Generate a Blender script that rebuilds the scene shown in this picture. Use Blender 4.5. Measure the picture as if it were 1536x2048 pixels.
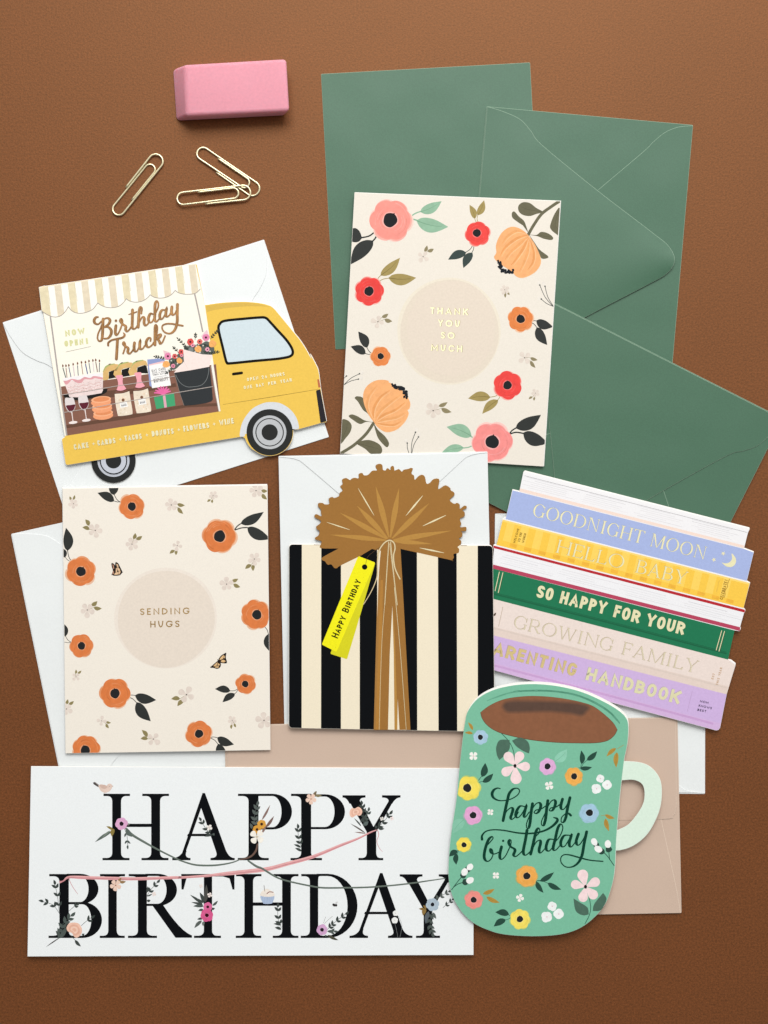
import bpy, bmesh, math, random
from mathutils import Vector
from mathutils.geometry import tessellate_polygon

for _o in list(bpy.data.objects):
    bpy.data.objects.remove(_o)
SC = bpy.context.scene
COL = SC.collection
R = math.radians
S = 0.2655e-3          # metres per photograph pixel on the tabletop
D = 0.70               # camera height above the tabletop
MM = 1e-3

# ------------------------------------------------------------------ camera
cam_d = bpy.data.cameras.new('camera')
cam = bpy.data.objects.new('camera', cam_d)
COL.objects.link(cam)
cam.location = (0, 0, D)
cam.rotation_euler = (0, 0, 0)
cam_d.sensor_fit = 'VERTICAL'
cam_d.sensor_height = 24.0
cam_d.lens = 24.0 * D / (2048 * S)
cam_d.clip_start = 0.02
cam_d.clip_end = 20.0
SC.camera = cam
SC.render.resolution_x, SC.render.resolution_y = 768, 1024

# ------------------------------------------------------------------ light
WORLD_LO, WORLD_HI = 0.19, 1.12
W = bpy.data.worlds.new('World')
SC.world = W
W.use_nodes = True
_nt = W.node_tree
_bg = _nt.nodes['Background']
# a plain room: pale ceiling, brightest towards the window side, dimmer near the floor and behind the photographer
_N, _L = _nt.nodes, _nt.links
_tc = _N.new('ShaderNodeTexCoord')
_d = _N.new('ShaderNodeVectorMath'); _d.operation = 'DOT_PRODUCT'
_d.inputs[1].default_value = (0.50, 1.22, 0.52)
_L.new(_tc.outputs['Generated'], _d.inputs[0])
_mr = _N.new('ShaderNodeMapRange'); _mr.interpolation_type = 'SMOOTHSTEP'
_mr.inputs['From Min'].default_value = 0.0
_mr.inputs['From Max'].default_value = 1.1
_mr.inputs['To Min'].default_value = WORLD_LO
_mr.inputs['To Max'].default_value = WORLD_HI
_L.new(_d.outputs['Value'], _mr.inputs['Value'])
_L.new(_mr.outputs['Result'], _bg.inputs['Strength'])
_bg.inputs['Color'].default_value = (1.0, 0.985, 0.965, 1)

def area(name, loc, target, sx, sy, watts, col):
    d = bpy.data.lights.new(name, 'AREA')
    d.shape = 'RECTANGLE'
    d.size, d.size_y = sx, sy
    d.energy = watts
    d.color = col
    o = bpy.data.objects.new(name, d)
    COL.objects.link(o)
    o.location = loc
    o.rotation_euler = (Vector(target) - Vector(loc)).to_track_quat('-Z', 'Y').to_euler()
    return o
area('window_light', (0.08, 0.98, 1.18), (0, 0, 0), 0.95, 0.75, 16.8, (1.0, 0.99, 0.97))

vs = SC.view_settings
vs.view_transform = 'Standard'
vs.look = 'None'
vs.exposure = 0.0
vs.gamma = 1.0
vs.use_curve_mapping = False
SC.cycles.max_bounces = 6
SC.cycles.diffuse_bounces = 3

# ------------------------------------------------------------------ materials
def srgb(h):
    h = h.lstrip('#')
    out = []
    for i in (0, 2, 4):
        c = int(h[i:i + 2], 16) / 255
        out.append(c / 12.92 if c <= 0.04045 else ((c + 0.055) / 1.055) ** 2.4)
    return out

_M = {}
def mat(hexc, kind='print'):
    """Procedural paper and print materials.  kinds: print, paint, paper, envelope, board, foil, rubber, wire"""
    key = (hexc, kind)
    if key in _M:
        return _M[key]
    m = bpy.data.materials.new(kind + '_' + hexc.lstrip('#'))
    m.use_nodes = True
    nt = m.node_tree
    N, L = nt.nodes, nt.links
    b = N['Principled BSDF']
    r, g, bl = srgb(hexc)
    tc = N.new('ShaderNodeTexCoord')
    prm = {  # col noise scale, amount, detail, bump scale, bump strength, bump dist(m), rough, spec
        'print':    (900, 0.035, 4, 2600, 0.10, 0.00005, 0.60, 0.22),
        'ink':      (900, 0.06, 4, 2600, 0.05, 0.00003, 0.60, 0.05),
        'paint':    (420, 0.07, 5, 2600, 0.10, 0.00005, 0.60, 0.22),
        'paper':    (1500, 0.03, 4, 1700, 0.22, 0.00006, 0.62, 0.20),
        'envelope': (1500, 0.08, 5, 1500, 0.20, 0.00007, 0.50, 0.50),
        'white':    (1300, 0.02, 5, 1500, 0.08, 0.00005, 0.55, 0.35),
        'board':    (950, 0.34, 6, 1200, 0.55, 0.00015, 0.54, 1.0),
        'rubber':   (700, 0.045, 5, 1800, 0.15, 0.00005, 0.62, 0.30),
        'foil':     (260, 0.03, 3, 1500, 0.04, 0.00003, 0.32, 0.5),
        'bronze':   (300, 0.25, 3, 900, 0.30, 0.00004, 0.34, 0.5),
        'wire':     (500, 0.08, 3, 700, 0.05, 0.00003, 0.22, 0.5),
    }[kind]
    ns = N.new('ShaderNodeTexNoise')
    ns.inputs['Scale'].default_value = prm[0]
    ns.inputs['Detail'].default_value = prm[2]
    L.new(tc.outputs['Object'], ns.inputs['Vector'])
    ramp = N.new('ShaderNodeMapRange')
    ramp.inputs['From Min'].default_value = 0.3
    ramp.inputs['From Max'].default_value = 0.7
    ramp.inputs['To Min'].default_value = 1 - prm[1]
    ramp.inputs['To Max'].default_value = 1 + prm[1]
    L.new(ns.outputs['Fac'], ramp.inputs['Value'])
    mul = N.new('ShaderNodeVectorMath')
    mul.operation = 'SCALE'
    mul.inputs[0].default_value = (r, g, bl)
    L.new(ramp.outputs['Result'], mul.inputs['Scale'])
    if kind in ('board', 'rubber'):      # slow unevenness of the dye, plus sparse pale fibres and specks
        nc = N.new('ShaderNodeTexNoise'); nc.inputs['Scale'].default_value = 16; nc.inputs['Detail'].default_value = 6
        L.new(tc.outputs['Object'], nc.inputs['Vector'])
        rc = N.new('ShaderNodeMapRange')
        rc.inputs['From Min'].default_value, rc.inputs['From Max'].default_value = .3, .7
        rc.inputs['To Min'].default_value, rc.inputs['To Max'].default_value = .94, 1.06
        L.new(nc.outputs['Fac'], rc.inputs['Value'])
        nf = N.new('ShaderNodeTexNoise'); nf.inputs['Scale'].default_value = 420; nf.inputs['Detail'].default_value = 2
        mp = N.new('ShaderNodeMapping'); mp.inputs['Scale'].default_value = (1, 2.6, 1); mp.inputs['Rotation'].default_value = (0, 0, .7)
        L.new(tc.outputs['Object'], mp.inputs['Vector']); L.new(mp.outputs['Vector'], nf.inputs['Vector'])
        rf = N.new('ShaderNodeMapRange')
        rf.inputs['From Min'].default_value, rf.inputs['From Max'].default_value = .76, .82
        rf.inputs['To Min'].default_value, rf.inputs['To Max'].default_value = 1.0, (1.5 if kind == 'board' else .8)
        L.new(nf.outputs['Fac'], rf.inputs['Value'])
        m1 = N.new('ShaderNodeMath'); m1.operation = 'MULTIPLY'
        m2 = N.new('ShaderNodeMath'); m2.operation = 'MULTIPLY'
        L.new(ramp.outputs['Result'], m1.inputs[0]); L.new(rc.outputs['Result'], m1.inputs[1])
        L.new(m1.outputs[0], m2.inputs[0]); L.new(rf.outputs['Result'], m2.inputs[1])
        L.new(m2.outputs[0], mul.inputs['Scale'])
    L.new(mul.outputs['Vector'], b.inputs['Base Color'])
    n2 = N.new('ShaderNodeTexNoise')
    n2.inputs['Scale'].default_value = prm[3]
    n2.inputs['Detail'].default_value = 3
    L.new(tc.outputs['Object'], n2.inputs['Vector'])
    bp = N.new('ShaderNodeBump')
    bp.inputs['Strength'].default_value = prm[4]
    bp.inputs['Distance'].default_value = prm[5]
    L.new(n2.outputs['Fac'], bp.inputs['Height'])
    last = bp
    if kind in ('envelope', 'white'):     # slow swell of thin sheets
        n3 = N.new('ShaderNodeTexNoise')
        n3.inputs['Scale'].default_value = 14 if kind == 'board' else 22
        n3.inputs['Detail'].default_value = 1
        L.new(tc.outputs['Object'], n3.inputs['Vector'])
        b2 = N.new('ShaderNodeBump')
        b2.inputs['Strength'].default_value = 1.0
        b2.inputs['Distance'].default_value = 0.0012
        L.new(n3.outputs['Fac'], b2.inputs['Height'])
        L.new(bp.outputs['Normal'], b2.inputs['Normal'])
        last = b2
    L.new(last.outputs['Normal'], b.inputs['Normal'])
    b.inputs['Roughness'].default_value = prm[6]
    b.inputs['Specular IOR Level'].default_value = prm[7]
    if kind == 'rubber':
        b.inputs['Subsurface Weight'].default_value = 0.4
        b.inputs['Subsurface Radius'].default_value = (1.0, 0.5, 0.5)
        b.inputs['Subsurface Scale'].default_value = 0.004
    if kind == 'board':
        b.inputs['Specular Tint'].default_value = (1.0, 0.57, 0.31, 1)
    if kind in ('foil', 'wire', 'bronze'):
        b.inputs['Metallic'].default_value = {'foil': 0.62, 'bronze': 0.8, 'wire': 0.72}[kind]
    _M[key] = m
    return m

# ------------------------------------------------------------------ 2-D helpers
def Z(ox, oy, s):
    """points read off an enlarged view -> photograph pixels"""
    def f(*pts):
        return [((p[0] / s) + ox, (p[1] / s) + oy) + tuple(p[2:]) for p in pts]
    return f

def z1(zf, p):
    return zf(p)[0][:2]

def cr(p0, p1, p2, p3, t):
    t2, t3 = t * t, t * t * t
    return tuple(0.5 * (2 * p1[i] + (p2[i] - p0[i]) * t + (2 * p0[i] - 5 * p1[i] + 4 * p2[i] - p3[i]) * t2
                        + (3 * p1[i] - p0[i] - 3 * p2[i] + p3[i]) * t3) for i in (0, 1))

def smooth(pts, closed=True, n=6):
    """Catmull-Rom through the points; a third value of 1 keeps that point sharp"""
    m = len(pts)
    out = []
    sh = [len(p) > 2 and p[2] == 1 for p in pts]
    P = [p[:2] for p in pts]
    for i in range(m if closed else m - 1):
        j = (i + 1) % m
        p1, p2 = P[i], P[j]
        if sh[i] or (not closed and i == 0):
            p0 = p1
        else:
            p0 = P[(i - 1) % m]
        if sh[j] or (not closed and j == m - 1):
            p3 = p2
        else:
            p3 = P[(j + 1) % m]
        for k in range(n):
            out.append(cr(p0, p1, p2, p3, k / n))
    if not closed:
        out.append(P[-1])
    return out

def parea(p):
    return 0.5 * sum(p[i][0] * p[(i + 1) % len(p)][1] - p[(i + 1) % len(p)][0] * p[i][1] for i in range(len(p)))

def dedupe(p, eps=1e-4):
    out = []
    for q in p:
        if not out or math.hypot(q[0] - out[-1][0], q[1] - out[-1][1]) > eps:
            out.append(tuple(q[:2]))
    if len(out) > 2 and math.hypot(out[0][0] - out[-1][0], out[0][1] - out[-1][1]) <= eps:
        out.pop()
    return out

def inset(p, d):
    """move a closed outline inwards by d pixels"""
    a = 1 if parea(p) > 0 else -1
    n = len(p)
    out = []
    for i in range(n):
        A, B, C = p[i - 1], p[i], p[(i + 1) % n]
        e1 = (B[0] - A[0], B[1] - A[1]); e2 = (C[0] - B[0], C[1] - B[1])
        l1 = math.hypot(*e1) or 1; l2 = math.hypot(*e2) or 1
        n1 = (-e1[1] / l1 * a, e1[0] / l1 * a); n2 = (-e2[1] / l2 * a, e2[0] / l2 * a)
        nx, ny = n1[0] + n2[0], n1[1] + n2[1]
        l = math.hypot(nx, ny) or 1
        nx /= l; ny /= l
        c = max(0.5, nx * n1[0] + ny * n1[1])
        out.append((B[0] + nx * d / c, B[1] + ny * d / c))
    return out

def clip_poly(tri, conv):
    """clip (x,y,h) polygon by a convex outline (Sutherland-Hodgman)"""
    a = 1 if parea(conv) > 0 else -1
    out = list(tri)
    n = len(conv)
    for i in range(n):
        A, B = conv[i], conv[(i + 1) % n]
        ex, ey = B[0] - A[0], B[1] - A[1]
        f = lambda q: ((q[1] - A[1]) * ex - (q[0] - A[0]) * ey) * a
        new = []
        for k in range(len(out)):
            p, q = out[k - 1], out[k]
            fp, fq = f(p), f(q)
            if (fp >= 0) != (fq >= 0):
                t = fp / (fp - fq)
                new.append(tuple(p[m] + (q[m] - p[m]) * t for m in range(3)))
            if fq >= 0:
                new.append(q)
        out = new
        if len(out) < 3:
            return []
    return out

def rounded(pts, r, n=5):
    """closed outline with all corners rounded by r"""
    return rpath([p[:2] + (1,) for p in pts], r, True, n)

def rpath(pts, r, closed, n=6):
    """polyline whose flagged corners (third value 1) are rounded; r may be huge (full ellipse)"""
    m = len(pts)
    out = []
    for i in range(m):
        B = pts[i]
        fl = len(B) > 2 and B[2] == 1
        if (not closed and i in (0, m - 1)) or not fl:
            out.append(tuple(B[:2]))
            continue
        A, C = pts[i - 1], pts[(i + 1) % m]
        la = math.hypot(A[0] - B[0], A[1] - B[1]); lc = math.hypot(C[0] - B[0], C[1] - B[1])
        fa = 0.5 if (len(A) > 2 and A[2] == 1) else 0.97
        fc = 0.5 if (len(C) > 2 and C[2] == 1) else 0.97
        ta, tc = min(r, la * fa), min(r, lc * fc)
        P0 = (B[0] + (A[0] - B[0]) * ta / la, B[1] + (A[1] - B[1]) * ta / la)
        P3 = (B[0] + (C[0] - B[0]) * tc / lc, B[1] + (C[1] - B[1]) * tc / lc)
        k = 0.5523
        P1 = (P0[0] + (B[0] - P0[0]) * k, P0[1] + (B[1] - P0[1]) * k)
        P2 = (P3[0] + (B[0] - P3[0]) * k, P3[1] + (B[1] - P3[1]) * k)
        for q in range(n + 1):
            t = q / n; u = 1 - t
            out.append(tuple(u**3 * P0[c] + 3 * u*u*t * P1[c] + 3 * u*t*t * P2[c] + t**3 * P3[c] for c in (0, 1)))
    return dedupe(out)

# ------------------------------------------------------------------ things and parts
LV = 0.0000055
class Thing:
    def __init__(self, name, label, cat, origin, z=0.0, gx=0.0, gy=0.0, group=None):
        self.o = bpy.data.objects.new(name, None)
        self.o.empty_display_size = 0.01
        COL.objects.link(self.o)
        self.ox, self.oy, self.z0, self.gx, self.gy = origin[0], origin[1], z * MM, gx * MM, gy * MM
        self.tilt = None      # (mm per pixel in x, in y, x0, y0): how the front leaf of a folded card stands open
        self.base = self.world(origin[0], origin[1], 0)
        self.o.location = self.base
        self.o['label'] = label
        self.o['category'] = cat
        if group:
            self.o['group'] = group
    def world(self, x, y, h):
        zz = self.z0 + self.gx * (x - self.ox) + self.gy * (y - self.oy) + h
        if self.tilt and h >= 0.00049:
            zz += MM * (self.tilt[0] * (x - self.tilt[2]) + self.tilt[1] * (y - self.tilt[3]))
        k = (D - zz) / D
        return Vector(((x - 768) * S * k, -(y - 1024) * S * k, zz))
    def P(self, x, y, h):
        return self.world(x, y, h) - self.base

class Part:
    def __init__(self, thing, name, h=0.0, parent=None, clip=None, label=None):
        self.t, self.name, self.h, self.clip = thing, name, h, clip
        self.parent = parent
        self.v, self.f, self.mi, self.ms = [], [], [], []
        self.smooth_faces = set()
        self.n = 0
        self.label = label
        self.o = None
    def _m(self, m):
        if isinstance(m, str):
            m = mat(m)
        if m not in self.ms:
            self.ms.append(m)
        return self.ms.index(m)
    def poly(self, pts, m):
        """pts: (x, y, h) in pixels, h metres above the thing's base plane"""
        if self.clip:
            pts = clip_poly(pts, self.clip)
            if len(pts) < 3:
                return
        i0 = len(self.v)
        self.v += [self.t.P(*p) for p in pts]
        idx = list(range(i0, i0 + len(pts)))
        a = sum(pts[k][0] * pts[(k + 1) % len(pts)][1] - pts[(k + 1) % len(pts)][0] * pts[k][1] for k in range(len(pts)))
        if a > 0:
            idx.reverse()
        self.f.append(idx)
        self.mi.append(self._m(m))
    def _lv(self, lv):
        self.n += 1
        return self.h + lv * LV + (self.n % 400) * 0.0000002
    def tess(self, loops):
        vv = [[Vector((p[0], p[1], 0)) for p in lp] for lp in loops]
        flat = [p for lp in loops for p in lp]
        return [(flat[a], flat[b], flat[c]) for a, b, c in tessellate_polygon(vv)]
    def fill(self, pts, m, lv=1, sm=False, n=6, holes=()):
        if sm:
            pts = smooth(pts, True, n)
        pts = dedupe(pts)
        if len(pts) < 3:
            return self
        h = self._lv(lv)
        for tr in self.tess([pts] + [dedupe(q) for q in holes]):
            self.poly([(p[0], p[1], h) for p in tr], m)
        return self
    def disc(self, c, r, m, lv=1, ry=None, rot=0, n=28, wob=0, seed=0):
        ry = ry or r
        rnd = random.Random(seed)
        ph = [rnd.uniform(0, 6.28) for _ in range(4)]
        pts = []
        for k in range(n):
            a = 2 * math.pi * k / n
            q = 1 + wob * (math.sin(2 * a + ph[0]) * .5 + math.sin(3 * a + ph[1]) * .5 + math.sin(5 * a + ph[2]) * .35)
            x, y = r * q * math.cos(a), ry * q * math.sin(a)
            pts.append((c[0] + x * math.cos(rot) - y * math.sin(rot), c[1] + x * math.sin(rot) + y * math.cos(rot)))
        return self.fill(pts, m, lv)
    def ring(self, c, r0, r1, m, lv=1, n=40):
        h = self._lv(lv)
        for k in range(n):
            a, b = 2 * math.pi * k / n, 2 * math.pi * (k + 1) / n
            q = [(c[0] + r0 * math.cos(a), c[1] + r0 * math.sin(a), h), (c[0] + r1 * math.cos(a), c[1] + r1 * math.sin(a), h),
                 (c[0] + r1 * math.cos(b), c[1] + r1 * math.sin(b), h), (c[0] + r0 * math.cos(b), c[1] + r0 * math.sin(b), h)]
            self.poly(q, m)
        return self
    def stroke(self, pts, w, m, lv=1, sm=True, n=6, cap='round', pen=None, taper=(1, 1), closed=False, miter=2.0):
        """w: width in pixels, or a list (one per point).  pen=(thin, thick): width follows the direction, thick downwards"""
        if sm:
            P = smooth(pts, closed, n)
        else:
            P = [p[:2] for p in pts]
        P = dedupe(P, 0.02) if not closed else dedupe(P, 0.02)
        N = len(P)
        if N < 2:
            return self
        if closed:
            P = P + [P[0]]
            N += 1
        dirs = []
        for i in range(N - 1):
            dx, dy = P[i + 1][0] - P[i][0], P[i + 1][1] - P[i][1]
            l = math.hypot(dx, dy) or 1
            dirs.append((dx / l, dy / l))
        ws = []
        for i in range(N):
            t = i / (N - 1)
            if isinstance(w, (list, tuple)):
                q = t * (len(w) - 1); k = min(int(q), len(w) - 2)
                ww = w[k] + (w[k + 1] - w[k]) * (q - k)
            else:
                ww = w
            if pen:
                d = dirs[min(i, N - 2)]
                dn = max(0, d[1]) ** 1.3
                ww = pen[0] + (pen[1] - pen[0]) * dn
            tp = taper[0] + (taper[1] - taper[0]) * t
            ws.append(ww * tp / 2)
        if pen:
            for _ in range(5):
                ws = [ws[0]] + [(ws[i - 1] + 2 * ws[i] + ws[i + 1]) / 4 for i in range(1, N - 1)] + [ws[-1]]
        if cap == 'square' and not closed:
            P[0] = (P[0][0] - dirs[0][0] * ws[0], P[0][1] - dirs[0][1] * ws[0])
            P[-1] = (P[-1][0] + dirs[-1][0] * ws[-1], P[-1][1] + dirs[-1][1] * ws[-1])
        h0 = self._lv(lv)
        Lf, Rt = [], []
        for i in range(N):
            if closed and i in (0, N - 1):
                d1, d2 = dirs[-1], dirs[0]
            else:
                d1 = dirs[max(0, i - 1)]; d2 = dirs[min(i, N - 2)]
            nx, ny = -(d1[1] + d2[1]), d1[0] + d2[0]
            l = math.hypot(nx, ny)
            if l < 1e-6:
                nx, ny, l = -d1[1], d1[0], 1
            nx /= l; ny /= l
            c = max(1 / miter, nx * -d2[1] + ny * d2[0])
            o = ws[i] / c
            hh = h0 + 0.000002 * i / N
            Lf.append((P[i][0] + nx * o, P[i][1] + ny * o, hh)); Rt.append((P[i][0] - nx * o, P[i][1] - ny * o, hh))
        for i in range(N - 1):
            self.poly([Lf[i], Lf[i + 1], Rt[i + 1]], m)
            self.poly([Lf[i], Rt[i + 1], Rt[i]], m)
        if cap == 'round' and not closed:
            for e, d, r in ((0, dirs[0], ws[0]), (N - 1, dirs[-1], ws[-1])):
                if r < 0.15:
                    continue
                sg = -1 if e == 0 else 1
                a0 = math.atan2(d[1] * sg, d[0] * sg)
                hh = Lf[e][2]
                arc = [(P[e][0] + r * math.cos(a0 + q), P[e][1] + r * math.sin(a0 + q), hh) for q in [math.pi * (k / 6 - .5) for k in range(7)]]
                self.poly(arc, m)
        return self
    def slab(self, outline, h0, h1, mtop, mside, bev=0.35, holes=()):
        """a sheet with real thickness: heights in mm above the thing's base plane"""
        O = dedupe(outline)
        if parea(O) > 0:
            O.reverse()
        h0, h1 = h0 * MM, h1 * MM
        bz = min(bev * S * 0.8, (h1 - h0) * 0.6)
        top = inset(O, bev)
        H = []
        for q in holes:
            q = dedupe(q)
            if parea(q) < 0:
                q.reverse()
            H.append(q)
        Ht = [inset(q, -bev) for q in H]
        for tr in self.tess([top] + Ht):
            self.poly([(p[0], p[1], h1) for p in tr], mtop)
        for loop, tl in [(O, top)] + list(zip(H, Ht)):
            n = len(loop)
            for i in range(n):
                j = (i + 1) % n
                for q, ms in (([(loop[i], h0), (loop[j], h0), (loop[j], h1 - bz), (loop[i], h1 - bz)], mside),
                              ([(loop[i], h1 - bz), (loop[j], h1 - bz), (tl[j], h1), (tl[i], h1)], mside)):
                    i0 = len(self.v)
                    self.v += [self.t.P(p[0], p[1], hh) for p, hh in q]
                    self.f.append([i0, i0 + 1, i0 + 2, i0 + 3])
                    self.mi.append(self._m(ms))
        for tr in self.tess([O] + H):
            i0 = len(self.v)
            self.v += [self.t.P(p[0], p[1], h0) for p in tr]
            a = parea(tr)
            self.f.append([i0, i0 + 1, i0 + 2] if a > 0 else [i0 + 2, i0 + 1, i0])
            self.mi.append(self._m(mside))
        return self
    def sheet(self, outline, h0, h1, mtop, mside, warp, step=14, bev=.45):
        """like slab, but curved: warp(x, y) in mm lifts both faces; the top is a fine smooth-shaded mesh"""
        from mathutils.geometry import delaunay_2d_cdt
        O = dedupe(outline)
        if parea(O) > 0:
            O.reverse()
        D_ = []
        for i in range(len(O)):
            a, b = O[i], O[(i + 1) % len(O)]
            n = max(1, int(math.hypot(b[0] - a[0], b[1] - a[1]) / step))
            D_ += [(a[0] + (b[0] - a[0]) * k / n, a[1] + (b[1] - a[1]) * k / n) for k in range(n)]
        O = dedupe(D_, .05)
        top = inset(O, bev)
        xs = [p[0] for p in top]; ys = [p[1] for p in top]
        def inside(x, y, P):
            c = False
            for i in range(len(P)):
                (x1, y1), (x2, y2) = P[i - 1], P[i]
                if (y1 > y) != (y2 > y) and x < (x2 - x1) * (y - y1) / (y2 - y1) + x1:
                    c = not c
            return c
        core = inset(O, step * .45)
        pts = list(top)
        gy = min(ys)
        r = 0
        while gy < max(ys):
            gx = min(xs) + (step / 2 if r % 2 else 0)
            while gx < max(xs):
                if inside(gx, gy, core):
                    pts.append((gx, gy))
                gx += step
            gy += step * .87; r += 1
        vo, _, fo, *_r = delaunay_2d_cdt([Vector(p) for p in pts], [], [list(range(len(top)))], 1, 1e-4)
        hz = lambda p, h: h * MM + warp(p[0], p[1]) * MM
        bz = min(bev * S * .8, (h1 - h0) * MM * .6)
        for hh, rev in ((h1, False), (h0, True)):
            i0 = len(self.v)
            self.v += [self.t.P(p[0], p[1], hz(p, hh)) for p in vo]
            for f in fo:
                a = parea([vo[k] for k in f])
                idx = [i0 + k for k in f]
                if (a > 0) != rev:
                    idx.reverse()
                self.f.append(idx); self.mi.append(self._m(mside if rev else mtop))
                self.smooth_faces.add(len(self.f) - 1)
        n = len(O)
        for i in range(n):
            j = (i + 1) % n
            for q in ([(O[i], hz(O[i], h0)), (O[j], hz(O[j], h0)), (O[j], hz(O[j], h1) - bz), (O[i], hz(O[i], h1) - bz)],
                      [(O[i], hz(O[i], h1) - bz), (O[j], hz(O[j], h1) - bz), (top[j], hz(top[j], h1)), (top[i], hz(top[i], h1))]):
                i0 = len(self.v)
                self.v += [self.t.P(p[0], p[1], hh) for p, hh in q]
                self.f.append([i0, i0 + 1, i0 + 2, i0 + 3]); self.mi.append(self._m(mside))
        return self
    def build(self):
        me = bpy.data.meshes.new(self.name)
        me.from_pydata([tuple(v) for v in self.v], [], self.f)
        for m in self.ms:
            me.materials.append(m)
        me.polygons.foreach_set('material_index', self.mi)
        me.polygons.foreach_set('use_smooth', [i in self.smooth_faces for i in range(len(self.f))])
        me.update()
        self.o = bpy.data.objects.new(self.name, me)
        COL.objects.link(self.o)
        if self.parent is None:
            self.o.parent = self.t.o
        else:
            self.o.parent = self.parent.o
        if self.label:
            self.o['label'] = self.label
        return self

# ------------------------------------------------------------------ drawing motifs (all in photograph pixels)
def leaf(p, base, tip, w, m, lv=1, vein=None, bend=0.12, fat=0.45):
    """almond leaf; vein: hex of the midrib"""
    bx, by = base; tx, ty = tip
    dx, dy = tx - bx, ty - by
    l = math.hypot(dx, dy) or 1
    ux, uy = dx / l, dy / l
    nx, ny = -uy, ux
    prof = [(0, 0), (.12, .30), (.28, .46), (fat, .5), (.62, .43), (.8, .25), (.93, .09), (1, 0)]
    L_, R_ = [], []
    for t, q in prof:
        b = math.sin(math.pi * t) * bend * w
        cx, cy = bx + ux * l * t + nx * b, by + uy * l * t + ny * b
        L_.append((cx + nx * q * w, cy + ny * q * w)); R_.append((cx - nx * q * w * .9, cy - ny * q * w * .9))
    pts = [L_[0] + (1,)] + L_[1:-1] + [L_[-1] + (1,)] + R_[-2:0:-1]
    p.fill(pts, m, lv, sm=True, n=4)
    if vein:
        mid = [(bx + ux * l * t + nx * math.sin(math.pi * t) * bend * w, by + uy * l * t + ny * math.sin(math.pi * t) * bend * w) for t in (.02, .3, .55, .8)]
        p.stroke(mid, max(.5, w * .05), vein, lv + .5, taper=(1, .4))

def scallop(c, r, n, rot, amp=.13, seed=0, k=60):
    rnd = random.Random(seed)
    lob = [1 + rnd.uniform(-.06, .06) for _ in range(n)]
    pts = []
    for i in range(k):
        a = 2 * math.pi * i / k
        q = ((a - rot) * n / (2 * math.pi)) % n
        j = int(q); f = q - j
        s = abs(math.sin(math.pi * f)) ** .55
        b = lob[j] * (1 - f) ** 0 
        rr = r * (1 - amp + amp * s) * (1 + (b - 1) * s)
        pts.append((c[0] + rr * math.cos(a), c[1] + rr * math.sin(a)))
    return pts

def mixhex(a, b, t):
    a, b = a.lstrip('#'), b.lstrip('#')
    return '#' + ''.join('%02x' % round(int(a[i:i + 2], 16) * (1 - t) + int(b[i:i + 2], 16) * t) for i in (0, 2, 4))

def bloom(p, c, r, col, paper='#F6F1E6', n=7, rc=.33, rot=0.0, seed=0, lv=2, dark='#26282A', cc=None, amp=.13, halo=True):
    """painted anemone: soft edge, petals, brushed rings, dark heart"""
    if halo:
        p.fill(scallop(c, r * 1.07, n, rot + .12, amp, seed + 1), mat(mixhex(col, paper, .58), 'paint'), lv)
        p.fill(scallop(c, r * 1.03, n, rot + .05, amp, seed + 2), mat(mixhex(col, paper, .25), 'paint'), lv + .7)
    p.fill(scallop(c, r, n, rot, amp, seed), mat(col, 'paint'), lv + 1.4)
    rnd = random.Random(seed + 5)
    light, deep = mixhex(col, '#FFFFFF', .16), mixhex(col, '#3A1505', .12)
    if r > 12:
        for k in range(9):
            a0 = rnd.uniform(0, 6.28); sp = rnd.uniform(.5, 1.5); q = rnd.choice((.55, .66, .76, .86)) * r
            arc = [(c[0] + q * (1 + .03 * math.sin(3 * a)) * math.cos(a), c[1] + q * (1 + .03 * math.sin(3 * a)) * math.sin(a)) for a in [a0 + sp * t / 6 for t in range(7)]]
            p.stroke(arc, r * rnd.uniform(.025, .06), mat(light if rnd.random() < .65 else deep, 'paint'), lv + 2, taper=(1, .3))
    cc = cc or c
    p.disc(cc, r * rc * 1.16, mat(mixhex(col, '#FFFFFF', .28), 'paint'), lv + 3, wob=.05, seed=seed)
    p.disc(cc, r * rc, mat(dark, 'ink'), lv + 4, wob=.06, seed=seed + 3)
    a = rnd.uniform(-2.2, -.9)
    p.fill([(cc[0] + r * rc * .75 * math.cos(a - .5), cc[1] + r * rc * .75 * math.sin(a - .5)), (cc[0] + r * rc * 1.2 * math.cos(a), cc[1] + r * rc * 1.2 * math.sin(a)),
            (cc[0] + r * rc * .75 * math.cos(a + .5), cc[1] + r * rc * .75 * math.sin(a + .5))], mat(dark, 'ink'), lv + 4.5)

def petals(p, c, r, col, n=5, rot=0.0, lv=2, w=.62, heart='#2A2320', rh=.09, lens=None):
    for k in range(n):
        a = rot + 2 * math.pi * k / n
        l = r * (lens[k] if lens else 1)
        ca, sa = math.cos(a), math.sin(a)
        prof = [(.05, 0), (.35, .30), (.68, .5), (.92, .34), (1.0, 0), (.92, -.34), (.68, -.5), (.35, -.30)]
        p.fill([(c[0] + l * t * ca - l * q * w * sa, c[1] + l * t * sa + l * q * w * ca) for t, q in prof], mat(col, 'paint'), lv + .05 * k, sm=True, n=3)
    if heart:
        p.disc(c, max(.6, r * rh), heart, lv + 2, n=10)

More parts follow.
